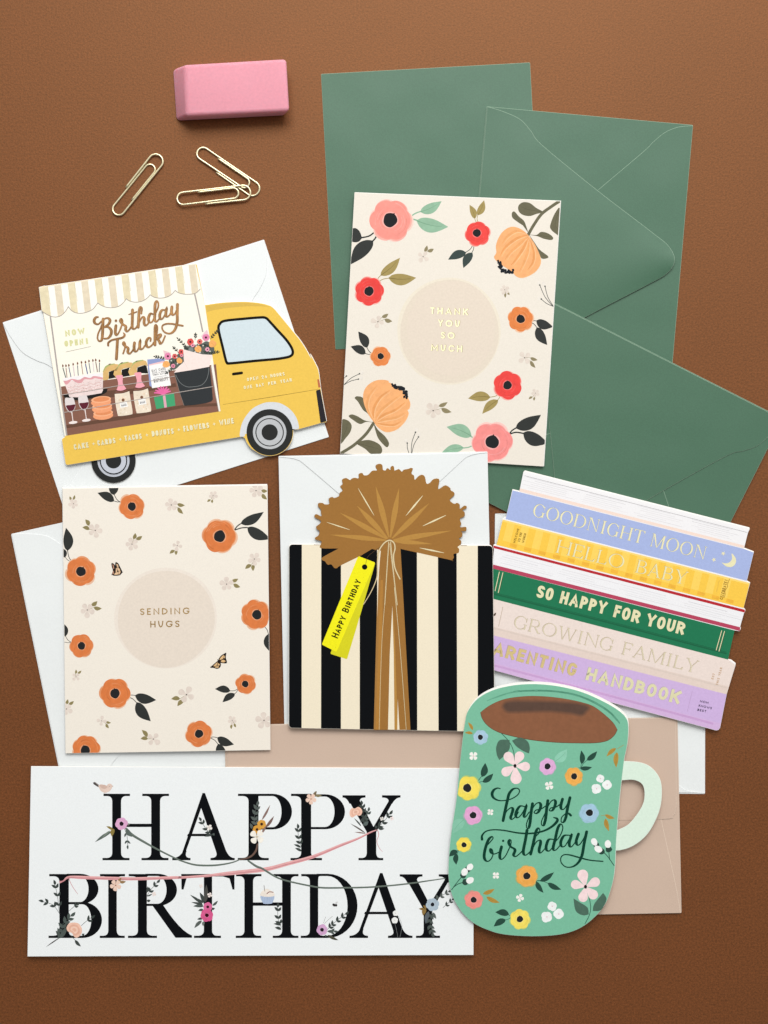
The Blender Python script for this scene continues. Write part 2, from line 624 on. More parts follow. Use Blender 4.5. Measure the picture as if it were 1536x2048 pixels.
def blossom(t, zf, c, r, leaves, rot=0.3, n=4, clip=None, pc='#DED2C6', lc='#8F8463', h=0.0, base=2):
    s = z1(zf, (1, 0))[0] - z1(zf, (0, 0))[0]
    p = Part(t, 'printed_blossom', h, clip=clip)
    C = z1(zf, c)
    for b, tip, w in leaves:
        B = z1(zf, b)
        p.stroke([C, B], .7, lc, base)
        leaf(p, B, z1(zf, tip), w * s * 1.1, mat(lc, 'paint'), base + .5, vein=mixhex(lc, '#000000', .25) if r * s > 11 else None)
    rnd = random.Random(int(c[0] * 7 + c[1]))
    petals(p, C, r * s, pc, n, rot, base + 1, w=.7, lens=[rnd.uniform(.88, 1.08) for _ in range(n)], rh=.08)
    return p.build()

def flower(t, zf, c, r, col, leaves=(), cc=None, rc=.33, n=7, rot=0.0, clip=None, paper='#F6F1E6', h=0.0, base=2, label=None, seed=None, stemw=5, halo=True, dark='#26282A'):
    """leaves: (stem start, leaf base, leaf tip, width, colour, vein)"""
    s = z1(zf, (1, 0))[0] - z1(zf, (0, 0))[0]
    p = Part(t, 'printed_flower', h, clip=clip, label=label)
    for st, b, tip, w, lc, vn in leaves:
        if st:
            B = z1(zf, b)
            A = z1(zf, st)
            mid = ((A[0] + B[0]) / 2 + (B[1] - A[1]) * .08, (A[1] + B[1]) / 2 - (B[0] - A[0]) * .08)
            e = z1(zf, tip)
            ov = (B[0] + (e[0] - B[0]) * .12, B[1] + (e[1] - B[1]) * .12)
            p.stroke([A, mid, ov], max(.9, stemw * s * (w / 70) ** .5), mat(lc, 'ink'), base)
    bloom(p, z1(zf, c), r * s, col, paper, n, rc, rot, int(c[0] + c[1] * 3) if seed is None else seed, base + 2, cc=z1(zf, cc) if cc else None, halo=halo, dark=dark)
    p.build()
    for st, b, tip, w, lc, vn in leaves:
        q = Part(t, 'leaf', h, parent=p, clip=clip)
        leaf(q, z1(zf, b), z1(zf, tip), w * s * 1.06, mat(lc, 'paint'), base + .6, vein=vn)
        q.build()
    return p

def buds(t, zf, stems, bds, clip=None, sc='#4A4E4B', bc='#E6E0D6', r=13, h=0.0, base=2, w=5):
    s = z1(zf, (1, 0))[0] - z1(zf, (0, 0))[0]
    p = Part(t, 'printed_sprig', h, clip=clip)
    for a, b in stems:
        A, B = z1(zf, a), z1(zf, b)
        p.stroke([A, ((A[0] + B[0]) / 2 + (B[1] - A[1]) * .07, (A[1] + B[1]) / 2 - (B[0] - A[0]) * .07), B], max(.55, w * s), sc, base)
        p.disc(B, r * s * .5, sc, base + .5, n=10)
    for c in bds:
        p.disc(z1(zf, c), r * s, mat(bc, 'paint'), base + 1, ry=r * s * 1.25, n=12, wob=.08, seed=int(c[0]))
    return p.build()

def sprig(p, pts, col, lw, ll, n=5, lv=2, w=.8, both=True, ang=.7):
    """leafy twig: stem through pts, n pairs of leaves"""
    P = smooth(pts, False, 8)
    p.stroke(pts, w, col, lv)
    m = len(P)
    for k in range(n):
        i = int((k + 1) / (n + .4) * (m - 2))
        d = math.atan2(P[i + 1][1] - P[i][1], P[i + 1][0] - P[i][0])
        for sg in ((1, -1) if both else ((1,) if k % 2 else (-1,))):
            a = d + sg * ang
            leaf(p, P[i], (P[i][0] + ll * math.cos(a), P[i][1] + ll * math.sin(a)), lw, col, lv + .4 + .05 * k)
    d = math.atan2(P[-1][1] - P[-3][1], P[-1][0] - P[-3][0])
    leaf(p, P[-1], (P[-1][0] + ll * math.cos(d), P[-1][1] + ll * math.sin(d)), lw, col, lv + .8)

# ------------------------------------------------------------------ sans lettering: skeleton capitals
GL = {
 'A': [[(0, 0), (.5, 1), (1, 0)], [(.19, .30), (.81, .30)]],
 'B': [[(0, 0), (0, 1), (.93, 1, 1), (.93, .52, 1), (0, .52)], [(0, .52), (1, .52, 1), (1, 0, 1), (0, 0)]],
 'C': [[(1, .72), (1, 1, 1), (0, 1, 1), (0, 0, 1), (1, 0, 1), (1, .28)]],
 'D': ['c', [(0, 0), (0, 1), (1, 1, 1), (1, 0, 1)]],
 'E': [[(1, 0), (0, 0), (0, 1), (1, 1)], [(0, .51), (.85, .51)]],
 'F': [[(0, 0), (0, 1), (1, 1)], [(0, .50), (.85, .50)]],
 'G': [[(1, .74), (1, 1, 1), (0, 1, 1), (0, 0, 1), (1, 0, 1), (1, .44), (.58, .44)]],
 'H': [[(0, 0), (0, 1)], [(1, 0), (1, 1)], [(0, .5), (1, .5)]],
 'I': [[(.5, 0), (.5, 1)]],
 'K': [[(0, 0), (0, 1)], [(1, 1), (.08, .42)], [(.34, .58), (1, 0)]],
 'L': [[(0, 1), (0, 0), (1, 0)]],
 'M': [[(0, 0), (0, 1), (.5, .25), (1, 1), (1, 0)]],
 'N': [[(0, 0), (0, 1), (1, 0), (1, 1)]],
 'O': ['c', [(0, 0, 1), (1, 0, 1), (1, 1, 1), (0, 1, 1)]],
 'P': [[(0, 0), (0, 1), (1, 1, 1), (1, .43, 1), (0, .43)]],
 'R': [[(0, 0), (0, 1), (1, 1, 1), (1, .46, 1), (0, .46)], [(.5, .46), (1, 0)]],
 'S': [[(1, .80), (1, 1, 1), (0, 1, 1), (0, .56, 1), (1, .44, 1), (1, 0, 1), (0, 0, 1), (0, .20)]],
 'T': [[(0, 1), (1, 1)], [(.5, 0), (.5, 1)]],
 'U': [[(0, 1), (0, 0, 1), (1, 0, 1), (1, 1)]],
 'V': [[(0, 1), (.5, 0), (1, 1)]],
 'W': [[(0, 1), (.25, 0), (.5, .8), (.75, 0), (1, 1)]],
 'Y': [[(0, 1), (.5, .45), (1, 1)], [(.5, 0), (.5, .45)]],
 '2': [[(0, .76), (0, 1, 1), (1, 1, 1), (1, .6, 1), (0, 0), (1, 0)]],
 '4': [[(.75, 0), (.75, 1), (0, .3), (1, .3)]],
 "'": [[(.5, .75), (.5, 1)]],
 '!': [[(.5, .36), (.5, 1)], [(.5, 0), (.5, .04)]],
}
GW = {'geo': dict(A=.72, B=.5, C=.68, D=.66, E=.44, F=.42, G=.78, H=.62, I=.16, K=.58, L=.42, M=.8, N=.68, O=.86, P=.48, R=.52, S=.5, T=.5, U=.6, V=.7, W=1.0, Y=.62),
      'con': dict(A=.50, B=.43, C=.42, D=.43, E=.36, F=.34, G=.43, H=.45, I=.19, K=.47, L=.34, M=.58, N=.46, O=.43, P=.41, R=.44, S=.42, T=.40, U=.43, V=.48, W=.66, Y=.48)}
def text(p, s, p0, p1, h, m, wt=.14, sp=.12, font='geo', lv=10, cap='square', sizes=None):
    """capitals fitted between two baseline points"""
    L_ = math.hypot(p1[0] - p0[0], p1[1] - p0[1])
    ux, uy = (p1[0] - p0[0]) / L_, (p1[1] - p0[1]) / L_
    nx, ny = uy, -ux
    wid = [(.30 if ch == ' ' else GW[font].get(ch, .45)) * (sizes[i] if sizes else 1) for i, ch in enumerate(s)]
    tot = sum(wid) + sp * (len(s) - 1)
    k = L_ / (tot * h)
    x = 0
    for i, ch in enumerate(s):
        hh = h * (sizes[i] if sizes else 1)
        w = wid[i] * h * k
        if ch != ' ':
            g = GL[ch]
            closed = g[0] == 'c'
            t = wt * h
            for path in (g[1:] if closed else g):
                q = []
                for c in path:
                    gx = x + t / 2 + c[0] * max(.01, w - t) if ch not in "I!'" else x + w / 2
                    gy = t / 2 + c[1] * (hh - t)
                    q.append((gx, gy) + tuple(c[2:]))
                q = rpath(q, 1e9 if font == 'geo' else w * .48, closed, 5)
                q = [(p0[0] + ux * a + nx * b, p0[1] + uy * a + ny * b) for a, b in q]
                p.stroke(q, t, m, lv, sm=False, cap='butt' if ch in 'SCG' else cap, closed=closed, miter=1.6)
        x += w + sp * h * k

# ------------------------------------------------------------------ high-contrast serif capitals
def qb(a, c, b, n=6):
    return [((1 - t) ** 2 * a[0] + 2 * t * (1 - t) * c[0] + t * t * b[0], (1 - t) ** 2 * a[1] + 2 * t * (1 - t) * c[1] + t * t * b[1]) for t in [i / n for i in range(n + 1)]]

def s_stem(x, y0, y1, st, hr, sl, sr, br, top=True, bot=True, tl=None, tr=None):
    """upright stem with bracketed serifs (left / right reach sl, sr at the foot, tl, tr at the head)"""
    tl = sl if tl is None else tl
    tr = sr if tr is None else tr
    a, b = x - st / 2, x + st / 2
    o = []
    if bot:
        o += [(b + sr, y0), (a - sl, y0), (a - sl, y0 + hr)] + qb((a - sl * .55, y0 + hr), (a, y0 + hr * 1.1), (a, y0 + hr + br))
    else:
        o += [(b, y0), (a, y0)]
    if top:
        o += qb((a, y1 - hr - br), (a, y1 - hr * 1.1), (a - tl * .55, y1 - hr)) + [(a - tl, y1 - hr), (a - tl, y1), (b + tr, y1), (b + tr, y1 - hr)] + qb((b + tr * .55, y1 - hr), (b, y1 - hr * 1.1), (b, y1 - hr - br))
    else:
        o += [(a, y1), (b, y1)]
    if bot:
        o += qb((b, y0 + hr + br), (b, y0 + hr * 1.1), (b + sr * .55, y0 + hr)) + [(b + sr, y0 + hr)]
    return o

def s_bowl(x0, xc, xr, yt, yb, st, hr, n=18):
    cy, ry, rx = (yt + yb) / 2, (yt - yb) / 2, xr - xc
    out = [(x0, yt)] + [(xc + rx * math.cos(a), cy + ry * math.sin(a)) for a in [math.pi * (.5 - k / n) for k in range(n + 1)]] + [(x0, yb)]
    inn = [(x0, yb + hr)] + [(xc + (rx - st) * math.cos(a), cy + (ry - hr) * math.sin(a)) for a in [math.pi * (-.5 + k / n) for k in range(n + 1)]] + [(x0, yt - hr)]
    return out + inn

def s_ring(cx, cy, rx, ry, st, hr, a0, a1, n=36):
    A = [a0 + (a1 - a0) * k / n for k in range(n + 1)]
    return [(cx + rx * math.cos(a), cy + ry * math.sin(a)) for a in A] + [(cx + (rx - st) * math.cos(a), cy + (ry - hr) * math.sin(a)) for a in reversed(A)]

def s_diag(xa, ya, xb, yb, w):
    return [(xa - w / 2, ya), (xa + w / 2, ya), (xb + w / 2, yb), (xb - w / 2, yb)]

def s_foot(x, y, w, hr, sl, sr, up=1, br=0.0):
    """serif bar with a small bracket under or over a diagonal"""
    return [(x - w / 2 - sl, y), (x + w / 2 + sr, y), (x + w / 2 + sr, y + up * hr), (x + w / 2 + sr * .2, y + up * (hr + br)), (x - w / 2 - sl * .2, y + up * (hr + br)), (x - w / 2 - sl, y + up * hr)]

SW = dict(A=.80, B=.66, D=.84, E=.60, F=.58, G=.82, H=.84, I=.36, L=.58, M=1.0, N=.86, O=.88, P=.62, R=.74, T=.74, W=1.1, Y=.78)
def serif_glyph(ch, W, H, st, hr, sf):
    br = H * .07
    o = []
    xs = st / 2 + sf
    if ch == 'H':
        for x in (xs, W - xs):
            o.append(s_stem(x, 0, H, st, hr, sf, sf, br))
        o.append([(xs, H * .53), (W - xs, H * .53), (W - xs, H * .53 - hr), (xs, H * .53 - hr)])
    elif ch == 'I':
        o.append(s_stem(W / 2, 0, H, st, hr, sf, sf, br))
    elif ch in 'EFL':
        o.append(s_stem(xs, 0, H, st, hr, sf, sf, br))
        if ch in 'EL':
            o.append([(xs, 0), (W - H * .02, 0), (W + H * .03, H * .22), (W - H * .02, H * .20), (W - H * .13, hr * 1.2), (xs, hr)])
        if ch in 'EF':
            o.append([(xs, H), (W - H * .04, H), (W - H * .02, H * .80), (W - H * .06, H * .81), (W - H * .15, H - hr * 1.2), (xs, H - hr)])
            o.append([(xs, H * .53), (W * .74, H * .53), (W * .74, H * .53 - hr), (xs, H * .53 - hr)])
            o.append([(W * .74, H * .62), (W * .74 + hr, H * .62), (W * .74 + hr, H * .42), (W * .74, H * .42)])
    elif ch == 'T':
        o.append(s_stem(W / 2, 0, H, st, hr, sf, sf, br, top=False))
        o.append([(0, H), (W, H), (W, H * .80), (W - hr, H * .80), (W - H * .11, H - hr * 1.2), (H * .11, H - hr * 1.2), (hr, H * .80), (0, H * .80)])
    elif ch == 'O':
        o.append(s_ring(W / 2, H / 2, W / 2, H * .52, st, hr, 0, 2 * math.pi - 1e-3))
    elif ch == 'G':
        o.append(s_ring(W * .5, H / 2, W * .5, H * .52, st, hr, R(38), R(318)))
        o.append([(W * .87, H * .62), (W * .91, H * .62), (W * .91, H * .97), (W * .87, H * .86)])
        o.append(s_stem(W * .86, H * .04, H * .42, st * .9, hr, sf, sf * .8, br * .5, bot=False))
    elif ch == 'D':
        o.append(s_stem(xs, 0, H, st, hr, sf, 0, br))
        o.append(s_bowl(xs, W * .46, W, H, 0, st, hr))
    elif ch in 'PR':
        o.append(s_stem(xs, 0, H, st, hr, sf, sf, br, tr=0))
        o.append(s_bowl(xs, W * .55, W * (.98 if ch == 'P' else .86), H, H * .44, st * .95, hr))
        if ch == 'R':
            o.append([(W * .42, H * .47), (W * .42 + st * 1.1, H * .47), (W * .93, hr), (W * 1.04, hr), (W * 1.04, 0), (W * .80, 0)])
    elif ch == 'B':
        o.append(s_stem(xs, 0, H, st, hr, sf, 0, br))
        o.append(s_bowl(xs, W * .5, W * .90, H, H * .51, st * .92, hr))
        o.append(s_bowl(xs, W * .5, W, H * .54, 0, st, hr))
    elif ch == 'A':
        o.append([(W * .50 - st * .35, H * 1.01), (W * .50 + st * .15, H * 1.01), (W - sf * 1.0, 0), (W - sf * 1.0 - st * 1.08, 0), (W * .5 - st * .42, H * .84)])
        o.append([(W * .50 - st * .35, H * 1.01), (W * .50 - st * .1, H * .93), (sf + hr * 1.3, 0), (sf, 0)])
        o.append([(W * .24, H * .35), (W * .70, H * .35), (W * .72, H * .35 - hr), (W * .23, H * .35 - hr)])
        o.append(s_foot(sf + hr * .6, 0, hr, hr * .9, sf, sf * .9, 1, br * .4))
        o.append(s_foot(W - sf - st * .54, 0, st * 1.05, hr * .9, sf * .8, sf, 1, br * .4))
    elif ch == 'Y':
        o.append(s_stem(W / 2, 0, H * .46, st, hr, sf, sf, br, top=False))
        o.append([(sf * .8, H), (sf * .8 + st * 1.1, H), (W / 2 + st / 2, H * .44), (W / 2 - st / 2, H * .44)])
        o.append([(W - sf - hr * 1.2, H), (W - sf, H), (W / 2 + st * .45, H * .44), (W / 2 + st * .1, H * .44)])
        o.append(s_foot(sf * .8 + st * .55, H, st, hr * .9, sf * .8, sf, -1, br * .4))
        o.append(s_foot(W - sf - hr * .6, H, hr, hr * .9, sf, sf, -1, br * .4))
    elif ch == 'N':
        o.append(s_stem(xs, 0, H, hr * 1.3, hr, sf, sf, br * .5, tr=0))
        o.append(s_stem(W - xs, 0, H, hr * 1.3, hr, 0, 0, br * .5, bot=False, tl=sf, tr=sf))
        o.append([(xs - hr, H), (xs + st * .85, H), (W - xs + hr, 0), (W - xs - st * .2, 0)])
    elif ch == 'M':
        o.append(s_stem(xs, 0, H, hr * 1.3, hr, sf, sf, br * .5, tr=0))
        o.append(s_stem(W - xs, 0, H, st, hr, sf * .9, sf, br, tl=0))
        o.append([(xs - hr, H), (xs + st * .8, H), (W * .5 + st * .3, 0), (W * .5 - hr, 0)])
        o.append([(W - xs - st * .3, H), (W - xs + hr, H), (W * .5 + hr, 0), (W * .5 - hr * .3, 0)])
    elif ch == 'W':
        o.append([(sf, H), (sf + st, H), (W * .30 + hr, 0), (W * .30 - hr, 0)])
        o.append([(W * .5 - hr, H * .94), (W * .5, H * .94), (W * .30 + hr, 0), (W * .30 - hr * .2, 0)])
        o.append([(W * .5 - st * .6, H), (W * .5 + st * .4, H), (W * .72 + hr, 0), (W * .72 - hr, 0)])
        o.append([(W - sf - hr, H), (W - sf, H), (W * .72 + hr, 0), (W * .72 - hr * .2, 0)])
        o.append(s_foot(sf + st / 2, H, st, hr * .9, sf, sf * .8, -1, br * .3))
        o.append(s_foot(W * .5, H, st, hr * .9, sf * .8, sf * .6, -1, br * .3))
        o.append(s_foot(W - sf - hr / 2, H, hr, hr * .9, sf, sf * .9, -1, br * .3))
    return o

def serif_text(p, s, p0, p1, H, m, st=.13, hr=.035, sf=.08, sp=.10, lv=10):
    L_ = math.hypot(p1[0] - p0[0], p1[1] - p0[1])
    ux, uy = (p1[0] - p0[0]) / L_, (p1[1] - p0[1]) / L_
    nx, ny = uy, -ux
    tot = sum(SW[c] for c in s) + sp * (len(s) - 1)
    k = L_ / (tot * H)
    x = 0
    for ch in s:
        w = SW[ch] * H * k
        for poly in serif_glyph(ch, w, H, st * H, hr * H, sf * H):
            p.fill([(p0[0] + ux * (x + a) + nx * b, p0[1] + uy * (x + a) + ny * b) for a, b in poly], m, lv)
        x += w + sp * H * k

def star(p, c, r, m, lv=10, n=4, rot=0.0, inner=.4):
    pts = []
    for k in range(2 * n):
        a = rot + math.pi * k / n
        q = r if k % 2 == 0 else r * inner
        pts.append((c[0] + q * math.cos(a), c[1] + q * math.sin(a)))
    p.fill(pts, m, lv)

# ------------------------------------------------------------------ the setting: one sheet of brown board
def tabletop():
    me = bpy.data.meshes.new('tabletop')
    a = 0.9
    me.from_pydata([(-a, -a, 0), (a, -a, 0), (a, a, 0), (-a, a, 0)], [], [[0, 1, 2, 3]])
    me.materials.append(mat('#67391C', 'board'))
    o = bpy.data.objects.new('tabletop', me)
    COL.objects.link(o)
    o['kind'] = 'structure'
    o['label'] = 'brown felt textured paper board under everything'
    o['category'] = 'tabletop'
tabletop()

# ------------------------------------------------------------------ envelopes
GREEN, GREEN_E = mat('#426A52', 'envelope'), mat('#A3BBA6', 'paper')  # pale edge green paints in the light caught along sheet edges
WHITE, WHITE_E = mat('#E9EDED', 'white'), mat('#F2F4F4', 'paper')
TAN, TAN_E = mat('#CDB5A3', 'white'), mat('#E6D8C6', 'paper')

def envelope(label, corners, z=0.0, gx=0.0, gy=0.0, mats=(GREEN, GREEN_E), flap='long', origin=None, front=False, lift=.35, bulge=.45, name='envelope', group=None):
    """corners in order: hinge edge start, hinge edge end, then the far edge (pixels)"""
    A, B, C, E = corners
    org = origin or ((A[0] + B[0] + C[0] + E[0]) / 4, (A[1] + B[1] + C[1] + E[1]) / 4)
    t = Thing(name, label, 'envelope', org, z, gx, gy, group)
    m, me_ = mats
    def uv(u, v, *q):
        a = (A[0] + (B[0] - A[0]) * u, A[1] + (B[1] - A[1]) * u)
        b = (E[0] + (C[0] - E[0]) * u, E[1] + (C[1] - E[1]) * u)
        return (a[0] + (b[0] - a[0]) * v, a[1] + (b[1] - a[1]) * v) + q
    def path(pts, n=5):
        return smooth([uv(*p) for p in pts], True, n)
    Part(t, 'body').slab(rounded([A, B, C, E], 2.0, 3), 0, .35, m, me_, .4).build()
    if front:
        return t
    if flap == 'blunt':    # tip hidden under the card on top
        side = [(0, .004, 1), (.012, .08), (.035, .166), (.075, .225), (.123, .285), (.25, .53), (.30, .60), (.36, .62), (.5, .625)]
        low = [(.002, 1, 1), (.012, .93), (.035, .87), (.075, .815), (.115, .77), (.275, .56), (.40, .40), (.45, .36)]
    elif flap == 'long':
        side = [(0, .004, 1), (.012, .08), (.035, .166), (.075, .225), (.123, .285), (.269, .568), (.40, .84), (.45, .935), (.5, .968)]
        low = [(.002, 1, 1), (.012, .93), (.035, .87), (.075, .815), (.115, .77), (.275, .56), (.40, .40), (.45, .36)]
    elif flap == 'short':
        side = [(0, .004, 1), (.05, .008), (.09, .016), (.125, .034), (.29, .145), (.42, .235), (.47, .262), (.5, .268)]
        low = [(.002, 1, 1), (.05, .992), (.09, .984), (.125, .966), (.29, .70), (.44, .45), (.47, .42)]
    else:      # square flap
        side = [(.004, .004, 1), (.006, .40), (.008, .47), (.014, .505), (.035, .52), (.2, .522), (.5, .522)]
        low = [(.002, 1, 1), (.012, .85), (.042, .50), (.045, .40, 1), (.5, .40)]
    mir = lambda s: s + [(1 - q[0],) + q[1:] for q in reversed(s[:-1] if s[-1][0] == .5 else s)]
    Part(t, 'lower_panel').slab(path(mir(low)), .35, .47, m, me_, .45).build()
    Lh = math.hypot(B[0] - A[0], B[1] - A[1]); Lv = math.hypot(E[0] - A[0], E[1] - A[1])
    hx, hy = (B[0] - A[0]) / Lh, (B[1] - A[1]) / Lh
    vx, vy = (E[0] - A[0]) / Lv, (E[1] - A[1]) / Lv
    vmax = max(q[1] for q in side)
    def warp(x, y):
        u = ((x - A[0]) * hx + (y - A[1]) * hy) / Lh
        v = max(0, ((x - A[0]) * vx + (y - A[1]) * vy) / Lv) / vmax
        half = .5 * (1 - v) + .04 if flap != 'square' else .5
        q = min(1, abs(u - .5) / max(.05, half))
        return lift * math.sin(min(1, v) * math.pi / 2) + bulge * min(1, v * 2.2) * (1 - q * q) * (1 - .35 * v)
    Part(t, 'flap').sheet(path(mir(side)), .47, .64, m, me_, warp).build()
    return t

GRP = 'envelopes that belong to the cards'
envelope('plain green envelope lying front side up, no flap showing, top left of the green ones',
         [(642, 148), (1060, 125), (1089, 676), (671, 699)], 0.0, front=True, group=GRP)
envelope('green envelope with its pointed flap aimed right, top right corner of the green ones',
         [(973, 213), (926, 760), (1339, 795), (1386, 250)], 0.4, lift=.75, bulge=1.7, group=GRP)
envelope('green envelope slanting down to the right, between the floral and book stack cards',
         [(1075, 589), (1566, 837), (1378, 1208), (887, 960)], 2.2, gy=-.0024, origin=(1110, 607), lift=.2, bulge=.35, group=GRP)
envelope('white envelope tilted under the yellow food truck card',
         [(5, 645), (528, 479), (658, 874), (135, 1040)], 0.0, mats=(WHITE, WHITE_E), flap='blunt', lift=.05, bulge=.05, group=GRP)
envelope('white envelope leaning left under the cream card with orange poppies',
         [(22, 1068), (132, 1607), (538, 1517), (428, 977)], .7, lift=.1, bulge=.1, gy=-.0012, origin=(225, 1068), mats=(WHITE, WHITE_E), group=GRP)
envelope('upright white envelope under the black striped gift card',
         [(557, 912), (975, 903), (987, 1456), (569, 1464)], 4.0, gy=-.0068, lift=.03, bulge=.05, origin=(766, 905), mats=(WHITE, WHITE_E), flap='short', group=GRP)
envelope('white envelope under the book stack card, its lower right corner bare on the board',
         [(1410, 1588), (985, 1584), (990, 1027), (1411, 1030)], 0.0, lift=.2, bulge=.2, mats=(WHITE, WHITE_E), flap='short', group=GRP)
envelope('long pinkish tan envelope under the teacup card',
         [(449, 1450), (1355, 1434), (1363, 1826), (457, 1842)], .9, lift=.05, bulge=.05, mats=(TAN, TAN_E), flap='square', group=GRP)

# ------------------------------------------------------------------ eraser
def eraser():
    t = Thing('eraser', 'pink block eraser with slanted ends on the brown board', 'eraser', (464, 178))
    hz = 0.0115
    top = [(369, 129), (574, 117), (580, 222), (373, 232)]
    bot = [(344, 138), (563, 127), (570, 232), (351, 243)]
    bm = bmesh.new()
    vt = [bm.verts.new(t.P(x, y, hz)) for x, y in top]
    vb = [bm.verts.new(t.P(x, y, 0.0)) for x, y in bot]
    bm.faces.new(list(reversed(vt)))
    bm.faces.new(vb)
    for i in range(4):
        j = (i + 1) % 4
        bm.faces.new([vt[i], vt[j], vb[j], vb[i]])
    bmesh.ops.recalc_face_normals(bm, faces=bm.faces)
    bmesh.ops.bevel(bm, geom=list(bm.edges), offset=0.0020, segments=5, profile=.5, affect='EDGES')
    for f in bm.faces:
        f.smooth = True
    me = bpy.data.meshes.new('eraser')
    bm.to_mesh(me); bm.free()
    me.materials.append(mat('#E39BAA', 'rubber'))
    lab, loc = t.o['label'], t.base
    bpy.data.objects.remove(t.o)
    o = bpy.data.objects.new('eraser', me)
    COL.objects.link(o)
    o.location = loc
    o['label'], o['category'] = lab, 'eraser'
eraser()

# ------------------------------------------------------------------ paper clips: one wire, copied twice
def tube(pts, r, name, m, seg=10):
    bm = bmesh.new()
    rings = []
    n = len(pts)
    for i in range(n):
        d = (pts[min(i + 1, n - 1)] - pts[max(i - 1, 0)]).normalized()
        u = d.cross(Vector((0, 0, 1))).normalized()
        v = u.cross(d)
        rings.append([bm.verts.new(pts[i] + (u * math.cos(2 * math.pi * k / seg) + v * math.sin(2 * math.pi * k / seg)) * r) for k in range(seg)])
    for i in range(n - 1):
        for k in range(seg):
            bm.faces.new([rings[i][k], rings[i][(k + 1) % seg], rings[i + 1][(k + 1) % seg], rings[i + 1][k]])
    bm.faces.new(rings[0]); bm.faces.new(list(reversed(rings[-1])))
    bmesh.ops.recalc_face_normals(bm, faces=bm.faces)
    for f in bm.faces:
        f.smooth = True
    me = bpy.data.meshes.new(name)
    bm.to_mesh(me); bm.free()
    me.materials.append(m)
    return me

def clips():
    path = []
    def arc(cx, cy, r, a0, a1, n=16):
        path.extend([(cx + r * math.cos(R(a0 + (a1 - a0) * k / n)), cy + r * math.sin(R(a0 + (a1 - a0) * k / n))) for k in range(n + 1)])
    def line(x0, y0, x1, y1, n=14):
        path.extend([(x0 + (x1 - x0) * k / n, y0 + (y1 - y0) * k / n) for k in range(n)])
    line(-5, 4.0, 15.6, 3.9)
    arc(15.6, .05, 3.85, 90, -90)
    line(15.4, -3.8, -16, -3.3)
    arc(-16.2, 0, 3.3, -90, -270)
    line(-16, 3.3, 10.2, 2.75)
    arc(10.4, 0, 2.75, 90, -90)
    line(10.2, -2.75, -8, -2.45)
    path.append((-8.2, -2.45))
    loc = []
    m = len(path)
    for i, (x, y) in enumerate(path):
        f = i / m
        zz = .00052 + (.0006 if f < .36 else (.0006 * max(0, (.62 - f) / .26) if f < .62 else 0))   # outer loop rides over the inner
        loc.append(Vector((x * MM, y * MM, zz)))
    me = tube(loc, .00053, 'paper_clip', mat('#EFE5BE', 'wire'))
    src = bpy.data.objects.new('paper_clip', me)
    COL.objects.link(src)
    spots = [((228, 432), (324, 309), False, 0.0, 'lone gold paper clip lying by itself left of the crossed pair'),
             ((393.5, 299), (520, 388), True, 0.0, 'gold paper clip sloping down to the right, under another clip'),
             ((355, 400), (502, 385), True, 0.0011, 'nearly level gold paper clip lying over the end of another clip')]
    for i, (a, b, flip, lift, lab) in enumerate(spots):
        o = src if i == 0 else src.copy()
        if i:
            COL.objects.link(o)
        dx, dy = b[0] - a[0], -(b[1] - a[1])
        o.location = (((a[0] + b[0]) / 2 - 768) * S, -((a[1] + b[1]) / 2 - 1024) * S, lift + (.00165 if flip else 0))
        o.rotation_euler = (math.pi if flip else 0, 0, math.atan2(dy, dx))
        o['label'] = lab
        o['category'] = 'paper clip'
        o['group'] = 'gold paper clips'
clips()

# ------------------------------------------------------------------ folded cards
def card(name, label, quad, z, mtop, medge, gx=0.0, gy=0.0, back_shift=(0, 0), gap=.34, back_m=None, group='greeting cards', tilt=None):
    org = (sum(q[0] for q in quad) / len(quad), sum(q[1] for q in quad) / len(quad))
    t = Thing(name, label, 'greeting card', org, z, gx, gy, group)
    t.tilt = tilt
    b = [(q[0] + back_shift[0], q[1] + back_shift[1]) for q in quad]
    Part(t, 'back_panel').slab(b, 0, .30, back_m or medge, medge, .35).build()
    Part(t, 'front_panel').slab(quad, .30 + gap, .60 + gap, mtop, medge, .35).build()
    t.top = (.60 + gap) * MM
    return t

EDGE = mat('#F6F4EF', 'paper')
BLK = '#2B2E2C'
